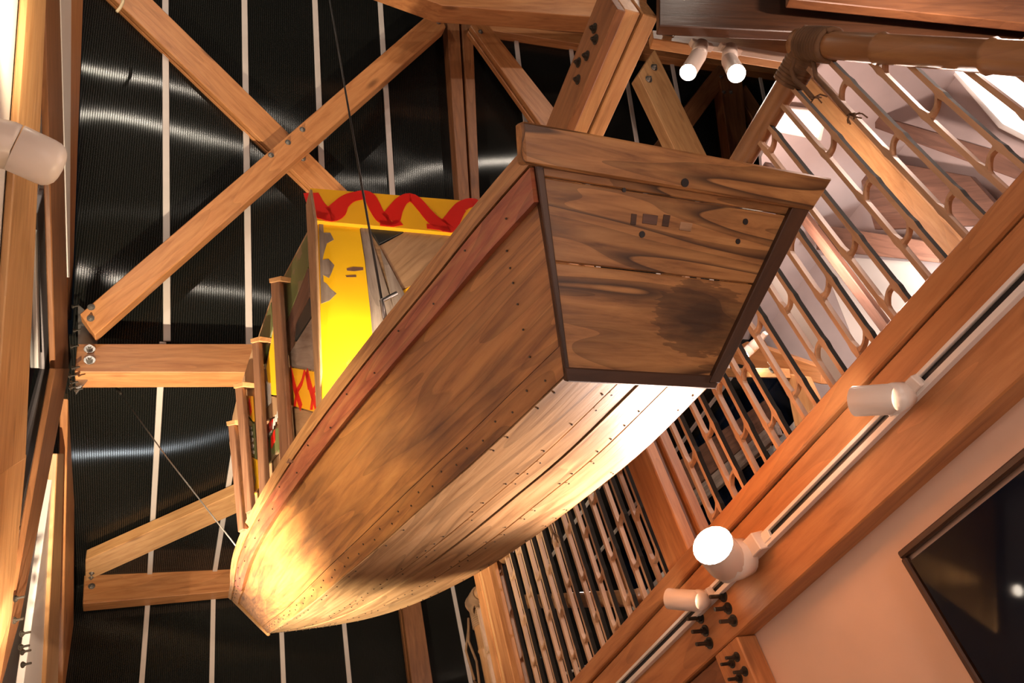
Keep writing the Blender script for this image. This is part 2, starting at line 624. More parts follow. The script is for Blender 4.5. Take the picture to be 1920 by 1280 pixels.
ce = empty('ceiling', (0, YE, ZE), kind='structure')
for i in range(len(SX) - 1):
    quad_obj('sheet', [(SX[i], YE, ZE), (SX[i + 1], YE, ZE), (SX[i + 1], YB, ZE), (SX[i], YB, ZE)], PCARB, ce, 0.016, (0, 0, 1))
    if i > 0:
        strip_between('joint_strip', (SX[i], YE, ZE - .008), (SX[i], YB, ZE - .008), Vector((0, 0, -1)), 0.042, 0.014, ce)

# the steep slope: joint lines lean a little, as built
cs = empty('ceiling_slope', (0, YE, ZE), kind='structure')


def slope_line(pa, pb, lo=0.0, hi=5.2):
    a, b = SLOPE.at(*pa), SLOPE.at(*pb)
    va, vb = (a - SLOPE.p).dot(SLOPE_U), (b - SLOPE.p).dot(SLOPE_U)
    f = lambda v: a + (b - a) * ((v - va) / (vb - va))
    return f(lo), f(hi)


SL = [slope_line((157, 0), (137, 600)), slope_line((310, 0), (313, 640)), slope_line((458, 0), (467, 640)), slope_line((590, 0), (602, 300)),
      slope_line((712, 0), (735, 360)), slope_line((848, 40), (873, 370)), slope_line((964, 50), (986, 240)), slope_line((1067, 70), (1082, 190)),
      slope_line((1176, 160), (1193, 265)), slope_line((1257, 110), (1273, 197)), slope_line((1340, 130), (1358, 220)), slope_line((1425, 150), (1443, 240))]
SL.append((SL[-1][0] + Vector((.6, 0, 0)), SL[-1][1] + Vector((.6, 0, 0))))
for i in range(len(SL) - 1):
    quad_obj('sheet', [SL[i][0], SL[i + 1][0], SL[i + 1][1], SL[i][1]], PCARB, cs, 0.016, SLOPE_N)
    if i > 0 and i != 5:
        strip_between('joint_strip', SL[i][0] - SLOPE_N * .008, SL[i][1] - SLOPE_N * .008, -SLOPE_N, 0.046, 0.014, cs)

fl = prism_pts('floor', [Vector(p) for p in ((-.9, -3, 0), (5.8, -3, 0), (5.8, YB, 0), (-.9, YB, 0))], Vector((0, 0, -1)), .1, FLOORM, None, 0)
tag(fl, kind='structure')

# ------------------------------------------------------------------ left wall
wl = prism_pts('wall_left', [Vector(p) for p in ((-.86, -2, 0), (-.86, YB, 0), (-.86, YB, ZE), (-.86, 4.2, ZE), (-.86, 2.2, 10.4), (-.86, -2, 10.4))],
               Vector((-1, 0, 0)), .1, WHITEWALL, None, 0)
tag(wl, kind='structure')
LW = PX(LEFTX)
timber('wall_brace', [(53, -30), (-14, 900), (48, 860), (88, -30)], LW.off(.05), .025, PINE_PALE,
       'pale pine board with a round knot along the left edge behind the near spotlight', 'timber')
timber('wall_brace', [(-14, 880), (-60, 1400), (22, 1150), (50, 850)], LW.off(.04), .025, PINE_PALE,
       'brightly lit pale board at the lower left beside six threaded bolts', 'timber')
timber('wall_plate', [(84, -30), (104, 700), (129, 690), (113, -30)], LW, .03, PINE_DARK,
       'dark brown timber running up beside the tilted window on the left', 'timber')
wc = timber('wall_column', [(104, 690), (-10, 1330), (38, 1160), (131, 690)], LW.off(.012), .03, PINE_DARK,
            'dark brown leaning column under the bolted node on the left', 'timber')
for p in [(28, 1122), (26, 1163), (40, 1188), (38, 1213), (41, 1222), (42, 1246)]:
    bolt(wc, LW.off(.015).at(*p), Vector((1, -.55, -.1)), LONGBOLT, .55)
timber('edge_batten', [(133, -30), (126, 600), (134, 600), (157, -30)], LW.off(-.03), .05, PINE,
       'narrow timber edging the fluted sheets at the upper left', 'timber')
timber('edge_batten', [(128, 735), (117, 1310), (137, 1310), (141, 735)], LW.off(-.03), .05, PINE,
       'narrow timber edging the fluted sheets at the lower left', 'timber')
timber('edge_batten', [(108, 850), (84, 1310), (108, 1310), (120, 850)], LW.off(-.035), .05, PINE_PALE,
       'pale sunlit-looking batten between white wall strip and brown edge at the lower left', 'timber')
# folded window behind the timbers
wi = empty('window_1', LW.at(80, 560), kind='structure')
W2 = LW.off(-.08)
prism('pane', [(56, 380), (84, 380), (103, 690), (40, 990), (30, 1000)], W2.off(-.02), .01, GLASSDARK, wi, 0)
prism('window_frame', [(84, 330), (96, 330), (110, 692), (101, 692)], W2, .03, WHITEM, wi, .003)
prism('window_frame', [(101, 692), (110, 692), (42, 985), (34, 985)], W2, .03, WHITEM, wi, .003)
prism('window_sash', [(70, 400), (90, 330), (103, 692), (84, 692)], W2.off(-.005), .03, ALU, wi, .003)
prism('window_sash', [(84, 692), (103, 692), (35, 985), (10, 985)], W2.off(-.005), .03, ALU, wi, .003)
prism('window_frame', [(66, 440), (70, 430), (76, 690), (72, 690)], W2, .03, WHITEM, wi, .003)
# white boards of the wall casing
tr = prism('trim_1', [(-60, -30), (-60, 920), (-2, 854), (18, 560), (48, -30)], LW.off(.02), .03, WHITEM, None, .004)
tag(tr, kind='structure')
tr = prism('trim_2', [(113, -30), (128, 520), (131, 520), (134, -30)], LW.off(.004), .03, WHITEM, None, .003)
tag(tr, kind='structure')
tr = prism('trim_3', [(100, 880), (40, 1310), (88, 1310), (108, 860)], LW.off(-.06), .04, WHITEM, None, .003)
tag(tr, kind='structure')

# ------------------------------------------------------------------ frame timbers of slope, eave and back wall
S1, S2, S3 = SLOPE.off(.10), SLOPE.off(.24), SLOPE.off(.32)
timber('roof_brace', [(132, -152), (690, 395), (628, 395), (60, -149)], S1, .12, PINE,
       'diagonal roof brace falling to the right behind the crossing brace', 'brace', bpx=[(568, 298)], twin=True)
timber('roof_brace', [(818, 14), (150, 588), (178, 628), (836, 50)], S2, .12, PINE,
       'diagonal roof brace with bolts rising to the right in front of its partner', 'brace',
       bpx=[(820, 28), (822, 42), (567, 243), (540, 267), (508, 291), (171, 576), (170, 597)])
rf = empty('roof_rafter', S1.at(870, 375), 'twin-plank brown rafter left of the boat stern', 'rafter')
prism('plank', [(834, -10), (861, 375), (881, 375), (858, -10)], S1.off(.02), .14, PINE_DARK, rf, .005, SLOPE_U)
prism('plank', [(863, -10), (885, 375), (900, 375), (884, -10)], S1.off(.02), .14, PINE_DARK, rf, .005, SLOPE_U)
eb = timber('eave_beam', [(145, 644), (485, 644), (485, 698), (140, 697)], PY(YE - .12), .15, PINE,
            'horizontal pine beam with two big bolts meeting the left frame', 'beam', bpx=[(168, 655), (168, 676)], bs=1.5)
prism('plate', [(146, 570), (182, 600), (182, 650), (146, 650)], SLOPE.off(.05), .012, STEEL, eb, .001)
prism('plate', [(140, 690), (182, 690), (142, 738)], PY(YE - .05), .012, STEEL, eb, .001)
for p in [(136, 575), (139, 620), (134, 650), (136, 690), (130, 705), (133, 718), (131, 727), (141, 731)]:
    bolt(eb, PY(YE - .13).at(*p), Vector((1, -.4, 0)), LONGBOLT, .5)
timber('eave_beam', [(158, 1078), (470, 1048), (470, 1104), (155, 1132)], PY(YB - .16), .14, PINE,
       'horizontal pine beam with pale lower edge just above the bow', 'beam', bpx=[(172, 1099)], bs=1.3)
timber('eave_brace', [(160, 1050), (470, 912), (470, 950), (160, 1090)], PZ(ZE - .13), .10, PINE_PALE,
       'pale slanting brace rising from the low beam towards the boat bow', 'brace', bpx=[(172, 1074), (171, 1082)])
timber('back_post', [(752, 1120), (775, 1300), (815, 1300), (788, 1120)], PY(YB - .15), .16, PINE_DARK,
       'twin-plank post in the back wall below the boat bottom', 'post', twin=True)

# purlins and braces right of the rafter
timber('roof_purlin', [(885, 27), (1500, 112), (1500, 146), (890, 52)], S1, .14, PINE,
       'long purlin crossing above the stern towards the two spotlights', 'beam')
timber('roof_brace', [(905, 32), (1075, 248), (1035, 262), (882, 48)], S2, .12, PINE,
       'diagonal brace from the rafter head down behind the stern cap', 'brace', bpx=[(900, 43), (901, 60)], twin=True)
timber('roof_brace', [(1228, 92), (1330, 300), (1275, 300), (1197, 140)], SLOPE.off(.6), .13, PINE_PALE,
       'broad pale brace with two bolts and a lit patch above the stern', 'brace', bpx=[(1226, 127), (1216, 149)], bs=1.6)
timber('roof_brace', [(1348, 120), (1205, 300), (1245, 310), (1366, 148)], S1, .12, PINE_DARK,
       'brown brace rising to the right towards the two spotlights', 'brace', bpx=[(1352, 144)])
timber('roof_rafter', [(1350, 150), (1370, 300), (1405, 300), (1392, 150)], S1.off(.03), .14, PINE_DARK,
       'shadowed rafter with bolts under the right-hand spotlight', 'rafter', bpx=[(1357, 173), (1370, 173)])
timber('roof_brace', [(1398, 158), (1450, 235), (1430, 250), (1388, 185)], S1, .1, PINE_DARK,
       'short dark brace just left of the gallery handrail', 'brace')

# tie beam along the hall at the gallery line
tb = empty('tie_beam', (1.9, 1.25, 5.2), 'long twin tie beam with dark bolt holes leaning into the stern cap', 'beam')
T0 = PZ(5.2)
beam('side_board', (1.955, 1.25, 5.29), (1.955, 4.1, 5.29), .09, .18, PINE_PALE, tb)
beam('side_board', (2.06, 1.25, 5.29), (2.06, 4.1, 5.29), .085, .18, PINE_PALE, tb)
beam('bottom_board', (1.885, 1.25, 5.30), (1.885, 4.1, 5.30), .05, .25, PINE_DARK, tb)
for (y, z) in ((1.42, 5.32), (1.45, 5.26), (1.55, 5.28), (1.62, 5.34), (1.68, 5.27)):
    bolt(tb, (1.86, y, z), (-1, 0, 0), BOLTD, 1.2)

# big beams over the gallery corner
G1 = Plane((2, 1.2, 0), (.15, .99, 0))
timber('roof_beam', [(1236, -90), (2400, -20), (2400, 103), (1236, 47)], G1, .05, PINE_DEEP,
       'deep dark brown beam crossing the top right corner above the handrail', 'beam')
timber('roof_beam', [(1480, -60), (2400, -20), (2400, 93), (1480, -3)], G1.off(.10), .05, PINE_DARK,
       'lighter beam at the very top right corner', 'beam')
timber('roof_beam', [(640, -60), (1212, -30), (1214, 40), (830, 10)], SLOPE.off(.75), .2, PINE,
       'heavy top beam with a cut end left of the dark corner beam', 'beam', bpx=[(1188, 40), (1200, 41)])
timber('roof_beam', [(828, 8), (1205, 36), (1150, 52), (836, 20)], SLOPE.off(.55), .12, PINE_DARK,
       'thin shadowed timber directly under the heavy top beam', 'beam')
timber('track_board', [(1222, 56), (1500, 78), (1500, 116), (1224, 72)], Plane((2, 1.45, 0), (.15, .99, 0)), .06, PINE_PALE,
       'brightly lit board carrying the white lamp track at the top', 'beam', bpx=[(1249, 64), (1257, 65)])

# ------------------------------------------------------------------ gallery edge, right wall, window
ZT, ZB = 2.98, 2.59
ge = empty('gallery_edge_beam', (XM + .1, 2, ZB), 'long orange pine edge beam of the gallery with a white lamp track', 'beam')
beam('beam_face', (XM + .09, -1.0, (ZB + 2.90) / 2), (XM + .09, 5.6, (ZB + 2.90) / 2), .18, 2.90 - ZB, PINE, ge)
beam('floor_edge', (XM + .08, -1.0, 2.942), (XM + .08, 5.6, 2.942), .20, .076, PINE, ge)
PF = PX(XM)
bolts(ge, [(1357, 1117), (1366, 1140), (1376, 1163), (1314, 1158), (1323, 1182), (1331, 1205)], PF, LONGBOLT, .75)
lt = empty('lamp_track', (XM - .01, 2, 2.77), 'white lamp track with black slot along the gallery edge beam', 'lamp track')
beam('channel', (XM - .012, -.8, 2.787), (XM - .012, 5.0, 2.787), .024, .012, WHITEM, lt, bevel=.001)
beam('channel', (XM - .012, -.8, 2.750), (XM - .012, 5.0, 2.750), .024, .018, WHITEM, lt, bevel=.001)
beam('slot', (XM - .005, -.8, 2.769), (XM - .005, 5.0, 2.769), .008, .03, BLACK, lt, bevel=0)
for y in (2.02, 3.55):
    beam('connector', (XM - .02, y, 2.769), (XM - .02, y + .12, 2.769), .014, .032, WHITEM, lt, bevel=.002)

wr = prism_pts('wall_right', [Vector(p) for p in ((XM + .09, -2.5, 0), (XM + .09, YB, 0), (XM + .09, YB, ZB), (XM + .09, -2.5, ZB))],
               Vector((1, 0, 0)), .1, PLASTER, None, 0)
tag(wr, kind='structure')
gp = empty('gallery_post', (XM + .05, 2.52, 0), 'pine post with four bolts under the gallery edge beam', 'post')
beam('post_face', (XM + .045, 2.525, 0), (XM + .045, 2.525, ZB - .002), .17, .09, PINE, gp, up=(1, 0, 0))
bolts(gp, [(1382, 1231), (1373, 1243), (1397, 1258), (1387, 1271)], PF, LONGBOLT, .6)
gb = beam('ledger_beam', (XM + .06, 2.62, 2.52), (XM + .06, 5.4, 2.52), .08, .13, PINE_DARK)
tag(gb, 'shadowed ledger board under the edge beam left of the bolted post', 'beam')

WP = PX(XM + .085)
w2 = empty('window_2', (XM + .09, 1.2, 1.4), kind='structure')
y1, zt = 1.66, 2.475
beam('pane', (XM + .07, -.8, 1.2), (XM + .07, y1 - .03, 1.2), .012, 2 * (zt - 1.2) - .08, GLASSDARK, w2, bevel=0)
beam('window_frame', (XM + .055, -.8, zt - .012), (XM + .075, y1, zt - .008), .024, .024, DARKWOOD, w2)
beam('window_frame', (XM + .055, y1 - .012, 0), (XM + .075, y1 - .008, zt - .02), .022, .024, DARKWOOD, w2, up=(1, 0, 0))

# gallery behind the balusters
gf = prism_pts('floor_gallery', [Vector(p) for p in ((XM + .19, -2.5, ZT - .02), (6.0, -2.5, ZT - .02), (6.0, YB, ZT - .02), (XM + .19, YB, ZT - .02))],
               Vector((0, 0, -1)), .12, PINE, None, 0)
tag(gf, kind='structure')
gw = prism_pts('wall_gallery', [Vector(p) for p in ((5.0, -2.5, ZT), (5.0, 4.1, ZT), (5.0, 4.1, 6.0), (5.0, -2.5, 6.0))],
               Vector((1, 0, 0)), .1, LILAC, None, 0)
tag(gw, kind='structure')

# ------------------------------------------------------------------ balustrade of sliced bamboo
ZR = 4.02


def slice_meshes(seed, H=None):
    """one lengthwise slice of a bamboo culm: two walls (pale cut faces, dark outer skin) and its node diaphragms"""
    rnd = random.Random(seed)
    H = H or ZR - ZT
    w = 0.088 + rnd.uniform(-.008, .008)         # across
    tw = 0.0155                                  # wall thickness
    t = 0.024                                    # slice thickness
    nodes = []
    z = rnd.uniform(.06, .22)
    while z < H - .05:
        nodes.append(z)
        z += rnd.uniform(.22, .33)
    bend = rnd.uniform(-.008, .008)
    walls = []
    for s in (-1, 1):
        bm = bmesh.new()
        zs = [0.0]
        for nz in nodes:
            zs += [nz - .03, nz, nz + .03]
        zs = sorted(set([max(0, min(H, q)) for q in zs] + [H]))
        rings = []
        for q in zs:
            k = 1.0 if q in nodes else 0.0
            cx_ = bend * math.sin(math.pi * q / H)
            xo = cx_ + s * (w / 2 + .003 * k)
            xi = cx_ + s * (w / 2 - tw - .005 * k)
            rings.append([bm.verts.new(c) for c in ((xi, -t / 2, q), (xo, -t / 2, q), (xo, t / 2, q), (xi, t / 2, q))])
        for a, b in zip(rings, rings[1:]):
            for i in range(4):
                f = bm.faces.new((a[i], a[(i + 1) % 4], b[(i + 1) % 4], b[i]))
                f.material_index = 1 if i == 1 else 0
        bm.faces.new(rings[0]); bm.faces.new(rings[-1])
        walls.append(finish(bm))
        walls[-1].materials.append(BAMBOO); walls[-1].materials.append(BAMBOO_SKIN)
    dia = []
    for nz in nodes:
        bm = bmesh.new()
        prev = None
        sg = rnd.choice((-1, 1))
        for i in range(7):
            u = i / 6
            x = -(w / 2 - tw) + u * (w - 2 * tw) + bend * math.sin(math.pi * nz / H)
            zz = nz + sg * .012 * math.sin(math.pi * u) + (u - .5) * .028 * rnd.choice((1, 1))
            th = .0045 + .004 * abs(2 * u - 1) ** 2
            ring = [bm.verts.new(c) for c in ((x, -t / 2 + .002, zz - th), (x, t / 2 - .002, zz - th), (x, t / 2 - .002, zz + th), (x, -t / 2 + .002, zz + th))]
            if prev:
                for k in range(4):
                    bm.faces.new((prev[k], prev[(k + 1) % 4], ring[(k + 1) % 4], ring[k]))
            else:
                bm.faces.new(ring)
            prev = ring
        bm.faces.new(prev)
        me = finish(bm)
        me.materials.append(BAMBOO)
        dia.append(me)
    return walls, dia


SLICES = [slice_meshes(40 + i) for i in range(6)]


def raw(name, me, parent, mw):
    o = bpy.data.objects.new(name, me)
    COL.objects.link(o)
    o.parent = parent
    o.matrix_local = WM[parent.name].inverted() @ mw
    WM[o.name] = mw
    return o


def baluster(parent, x, y, ang, k):
    walls, dia = SLICES[k % len(SLICES)]
    mw = Matrix.Translation((x, y, ZT)) @ Matrix.Rotation(ang, 4, 'Z')
    b = bpy.data.objects.new('baluster', walls[0])
    COL.objects.link(b)
    b.parent = parent
    b.matrix_local = WM[parent.name].inverted() @ mw
    WM[b.name] = mw
    raw('bamboo_wall', walls[1], b, mw)
    for d in dia:
        raw('node_diaphragm', d, b, mw)


def bamboo_pole(name, p0, p1, r, parent, n=5):
    p0, p1 = Vector(p0), Vector(p1)
    L = (p1 - p0).length
    pts, rad = [], []
    for i in range(n + 1):
        f = i / n
        for df, k in ((-.012 / L, 1.0), (0, 1.13), (.012 / L, 1.0)):
            q = f + df
            if 0 <= q <= 1:
                pts.append(p0.lerp(p1, q)); rad.append(r * k)
    bm = bmesh.new()
    m, _ = frame_from(p1 - p0, Vector((0, 0, 1)) if abs((p1 - p0).normalized().z) < .9 else Vector((1, 0, 0)), None)
    m = Matrix.Translation(p0) @ m @ Matrix.Rotation(math.pi / 2, 4, 'Y')
    inv = m.inverted()
    add_tube(bm, [inv @ p for p in pts], rad, 14)
    return link(name, finish(bm, True), BAMBOO_POLE, parent, m)


bl = empty('balustrade', (XM + .06, 2.9, ZT), 'long gallery balustrade of sliced bamboo under a bamboo handrail', 'balustrade')
XB = XM + .04
bamboo_pole('handrail', (XB, .76, ZR), (XB, 5.02, ZR), .046, bl, 6)
k = 0
y = 0.985
while y < 4.95:
    if not 2.44 < y < 2.75:
        baluster(bl, XB, y, -math.pi / 2, k)
    y += .163 + .012 * math.sin(k * 2.1)
    k += 1
bamboo_pole('corner_post', (XB + .02, 4.99, ZT), (XB + .02, 4.99, ZR + .02), .052, bl, 3)
# nearer slices end under a rail that slopes down towards the viewer
A0 = Vector((XB, .80, ZR))
A1 = PX(XB).at(2160, 130)
dirv = (A1 - A0).normalized()
bamboo_pole('sloping_rail', A0 - dirv * .04 + Vector((-.03, 0, 0)), A1 + Vector((-.03, 0, 0)), .046, bl, 3)
for i, yy in enumerate((.825, .665, .51, .36, .21)):
    h = A0.z + (yy - A0.y) * dirv.z / dirv.y - ZT
    sl = slice_meshes(80 + i, max(h, .3))
    SLICES.append(sl)
    baluster(bl, XB, yy, -math.pi / 2, len(SLICES) - 1)


def rope_wrap(bm, c, axis, r, turns, pitch, rr=.008):
    axis = Vector(axis).normalized()
    a = axis.orthogonal().normalized()
    b = axis.cross(a)
    pts = []
    for i in range(turns * 14 + 1):
        th = 2 * math.pi * i / 14
        pts.append(Vector(c) + axis * (pitch * (i / 14 - turns / 2)) + (a * math.cos(th) + b * math.sin(th)) * r)
    add_tube(bm, pts, rr, 6)


def rope(name, c, label, axes, tails):
    o = empty(name, c, label, 'rope')
    bm = bmesh.new()
    for ax, off in axes:
        rope_wrap(bm, Vector(c) + Vector(off), ax, .053, 10, .0140, .010)
    link('lashing', finish(bm, True), ROPE, o)
    for t in tails:
        bm = bmesh.new()
        add_tube(bm, t, .009, 6)
        end = Vector(t[-1])
        for i in range(7):
            e = end + Vector((random.uniform(-.03, .03), random.uniform(-.03, .03), random.uniform(-.07, -.02)))
            mid = end.lerp(e, .5) + Vector((random.uniform(-.015, .015), random.uniform(-.015, .015), 0))
            add_tube(bm, [end, mid, e], .003, 4)
        link('tail', finish(bm, True), ROPE, o)
    return o


rc = Vector((XB, .80, ZR))
RT = PX(XB - .05)
rope('rope_lashing', rc, 'brown rope lashed round the handrail corner at upper right', [((0, 1, 0), (0, .08, 0)), (tuple(dirv), tuple(dirv * .07 + Vector((-.03, 0, 0)))), ((0, 1, 0), (0, .02, 0))],
     [[rc + Vector((-.05, .04, -.02)), RT.at(1484, 130), RT.at(1490, 150), RT.at(1508, 165), RT.at(1524, 184)],
      [rc + Vector((-.03, .0, -.05)), RT.at(1530, 145), RT.at(1556, 172), RT.at(1575, 195), RT.at(1592, 214)]])
rc2 = Vector((XB, 4.97, ZR))
rope('rope_lashing', rc2, 'rope lashed round the far handrail end low in the middle', [((0, 1, 0), (0, -.06, 0)), ((0, 0, 1), (.02, .02, -.1)), ((0, .7, .7), (.01, .01, -.02))],
     [[rc2 + Vector((-.06, .02, -.1)), rc2 + Vector((-.08, .05, -.25)), rc2 + Vector((-.06, .03, -.4)), rc2 + Vector((-.07, .05, -.62))],
      [rc2 + Vector((-.05, .05, -.12)), rc2 + Vector((-.1, .08, -.3)), rc2 + Vector((-.08, .08, -.5))]])
rc3 = Vector((XB, 3.55, ZR - .02))
rope('rope_tail', rc3, 'frayed rope end hanging between the bamboo slices under the boat bottom', [((0, 1, 0), (0, 0, 0.02))],
     [[rc3 + Vector((-.05, 0, -.03)), rc3 + Vector((-.055, .01, -.12)), rc3 + Vector((-.05, -.01, -.3))]])

# posts standing in the gallery
gp2 = empty('gallery_column', (2.16, 2.6, ZT), 'orange pine column rising behind the bamboo right of the boat bottom', 'post')
beam('column_plank', (2.03, 2.60, ZT), (2.03, 2.60, 5.19), .18, .06, PINE, gp2, up=(1, 0, 0))
beam('column_plank', (2.13, 2.60, ZT), (2.13, 2.60, 5.19), .18, .06, PINE, gp2, up=(1, 0, 0))
beam('spacer', (2.08, 2.60, ZT), (2.08, 2.60, 5.19), .13, .04, PINE_DARK, gp2, up=(1, 0, 0), bevel=0)
gp3 = empty('gallery_column', (1.97, 4.62, 0), 'twin pine column with pale middle strip at the far handrail end', 'post')
CP = PX(XM - .05)
beam('column_plank', (1.955, 4.56, 0), (1.955, 4.56, 4.1), .09, .07, PINE, gp3, up=(1, 0, 0))
beam('column_plank', (1.955, 4.405, 0), (1.955, 4.405, 4.1), .13, .07, PINE, gp3, up=(1, 0, 0))
beam('middle_strip', (1.95, 4.495, 0), (1.95, 4.495, 4.1), .036, .05, PINE_PALE, gp3, up=(1, 0, 0))

# ------------------------------------------------------------------ things of the gallery seen between the bamboo
GXB = PX(4.995)
GC = PZ(5.97)
gc = prism_pts('ceiling_gallery', [Vector(p) for p in ((3.70, -.8, 6), (5.1, -.8, 6), (5.1, 4.5, 6), (4.72, 4.5, 6), (4.45, 3.1, 6), (3.85, 2.3, 6), (3.70, 1.45, 6))],
               Vector((0, 0, 1)), .05, LILAC, None, 0)
tag(gc, kind='structure')


def upright(name, X, pl, pr, d, mat, label, cat='post', top=5.99):
    # a post between the gallery floor and the ceiling; pl, pr: pixels on its two edges
    ya, yb = PX(X).at(*pl).y, PX(X).at(*pr).y
    o = beam(name, (X + d / 2, (ya + yb) / 2, ZT - .018), (X + d / 2, (ya + yb) / 2, top), abs(yb - ya), d, mat, None, up=(1, 0, 0))
    return tag(o, label, cat)


upright('gallery_post', 3.7, (1742, 455), (1806, 455), .10, PINE_PALE, 'pale plank post slanting past the bamboo at the right')
upright('gallery_post', 3.6, (1516, 650), (1548, 650), .06, WHITEM, 'white painted post between bamboo slices right of the transom')
upright('gallery_post', 3.9, (1590, 540), (1612, 540), .06, BROWNWOOD, 'brown post between bamboo slices left of the bright wall panel')
prism('wall_panel', [(1536, 478), (1705, 490), (1760, 560), (1650, 680), (1600, 640)], GXB, .03, WHITEWALL, gw)
o = prism('gallery_beam', [(1530, 420), (1760, 455), (1760, 492), (1530, 468)], PX(4.6), .1, BROWNWOOD)
tag(o, 'brown beam above the bright white gallery panel', 'beam')
o = prism('gallery_beam', [(1640, 215), (1930, 300), (1930, 345), (1640, 240)], PX(4.6), .1, BROWNWOOD)
tag(o, 'reddish brown beam under the ceiling light at the right', 'beam')
o = prism('gallery_board', [(1600, 290), (1820, 330), (1900, 420), (1640, 430)], PX(4.85), .05, BROWNWOOD)
tag(o, 'wide reddish brown wall board behind the bamboo at the right', 'board')
o = empty('wall_light', GXB.at(1850, 190), 'bright white light panel high on the gallery wall at upper right', 'lamp')
prism('diffuser', [(1785, 128), (1950, 150), (1950, 268), (1880, 232)], GXB.off(.05), .02, PANELGLOW, o, .002)
prism('light_frame', [(1770, 120), (1960, 142), (1960, 285), (1872, 240)], GXB.off(.03), .03, WHITEM, o, .003)
o = empty('ceiling_light', GC.at(1490, 225), 'small white ceiling light panel beside the handrail corner', 'lamp')
prism('diffuser', [(1468, 205), (1545, 215), (1535, 258), (1455, 240)], GC.off(.05), .02, PANELGLOW, o, .002)
prism('light_frame', [(1460, 200), (1552, 210), (1540, 264), (1448, 246)], GC.off(.03), .03, WHITEM, o, .003)
# yellow lit frame timbers and dark windows further along
o = prism('gallery_beam', [(1340, 672), (1540, 720), (1540, 690), (1400, 640)], PX(4.3), .12, PINE)
tag(o, 'yellow lit pine beam behind the small gallery lamp', 'beam')
o = prism('gallery_beam', [(1336, 690), (1460, 690), (1462, 708), (1336, 706)], PX(3.9), .1, PINE_PALE)
tag(o, 'pale beam right of the transom foot with two bolts', 'beam')
bolts(o, [(1447, 679), (1449, 691)], PX(3.9), None, 1.3)
o = prism('gallery_post', [(1470, 700), (1500, 705), (1540, 790), (1490, 800)], PX(4.0), .1, PINE_PALE)
tag(o, 'pale pine post with bolts low behind the bamboo', 'post')
gwin = empty('window_3', PX(4.7).at(1380, 800), kind='structure')
prism('pane', [(1240, 760), (1350, 700), (1470, 900), (1300, 1060)], PX(4.75), .01, GLASSDARK, gwin, 0)
prism('window_frame', [(1430, 800), (1438, 798), (1462, 838), (1456, 842)], PX(4.7), .03, WHITEM, gwin, .002)
prism('window_frame', [(1368, 880), (1440, 830), (1444, 838), (1372, 890)], PX(4.7), .03, WHITEM, gwin, .002)
o = prism('gallery_board', [(1250, 880), (1440, 745), (1456, 785), (1270, 940)], PX(4.6), .05, BROWNWOOD)
tag(o, 'brown board crossing behind the bamboo below the gallery lamp', 'board')
o = prism('gallery_board', [(1270, 945), (1450, 790), (1460, 815), (1280, 970)], PX(4.6), .05, GREYWOOD)
tag(o, 'grey board under the brown board below the gallery lamp', 'board')
gwin2 = empty('window_4', (4.9, 5.8, ZT), kind='structure')
beam('pane', (4.9, 4.0, 4.5), (4.9, YB, 4.5), .012, 3.0, GLASSDARK, gwin2, bevel=0)
for yy in (4.0, 5.2, 6.4, 7.4):
    beam('mullion', (4.87, yy, 3.0), (4.87, yy, 6.0), .06, .05, PINE_DARK, gwin2, up=(1, 0, 0))
beam('transom_bar', (4.87, 4.0, 5.0), (4.87, YB, 5.0), .05, .05, WHITEM, gwin2)
o = bamboo_pole('bamboo_rail', PX(2.9).at(985, 1128), PX(2.9).at(1200, 1120), .055, None, 3)
tag(o, 'thick horizontal bamboo rail far behind the lower balusters', 'rail')
o = beam('bright_tube', PX(3.3).at(1060, 1262), PX(3.3).at(1200, 1215), .02, .02, WHITEM)
tag(o, 'thin white bar behind the lowest balusters', 'bar')

# ------------------------------------------------------------------ boat
CAx, CAy = 1.707 * .7, 1.4
BWx, BWy = .56, 6.384


def cxl(y): return CAx + (BWx - CAx) * (y - CAy) / (BWy - CAy)


CH = np.array([(1.40, .234, 2.903), (1.8, .267, 2.954), (2.2, .287, 3.030), (2.6, .298, 3.111), (3.0, .301, 3.207), (3.4, .286, 3.317), (3.8, .262, 3.443),
               (4.2, .221, 3.590), (4.6, .154, 3.754), (5.0, .070, 3.928), (5.2, .024, 4.020), (5.30, .004, 4.062)])
GW = np.array([(.96, .445, 3.285), (1.2, .475, 3.328), (1.41, .5, 3.352), (1.8, .55, 3.402), (2.2, .58, 3.470), (2.6, .595, 3.541), (3, .59, 3.622), (3.4, .57, 3.71),
               (3.8, .525, 3.812), (4.2, .455, 3.93), (4.6, .37, 4.10), (5, .285, 4.285), (5.4, .2, 4.475), (5.8, .12, 4.65), (6.1, .06, 4.775), (6.38, .006, 4.91)])


def hermite(tab, y):
    i = int(np.clip(np.searchsorted(tab[:, 0], y) - 1, 0, len(tab) - 2))
    p0, p1 = tab[i], tab[i + 1]
    pm = tab[max(i - 1, 0)]
    pn = tab[min(i + 2, len(tab) - 1)]
    h = p1[0] - p0[0]
    t = (y - p0[0]) / h
    m0 = (p1 - pm) / max(p1[0] - pm[0], 1e-6)
    m1 = (pn - p0) / max(pn[0] - p0[0], 1e-6)
    a = 2 * t ** 3 - 3 * t ** 2 + 1; b = t ** 3 - 2 * t ** 2 + t; c = -2 * t ** 3 + 3 * t ** 2; d = t ** 3 - t ** 2
    r = a * p0 + b * h * m0 + c * p1 + d * h * m1
    return r[1], r[2]


def chine(s, side):
    y = 1.40 + 3.90 * s
    hb, z = hermite(CH, y)
    return Vector((cxl(y) + side * hb, y, z))


def gunw(s, side):
    y = .96 + 5.42 * s
    hb, z = hermite(GW, y)
    return Vector((cxl(y) + side * max(hb, .004), y, z))


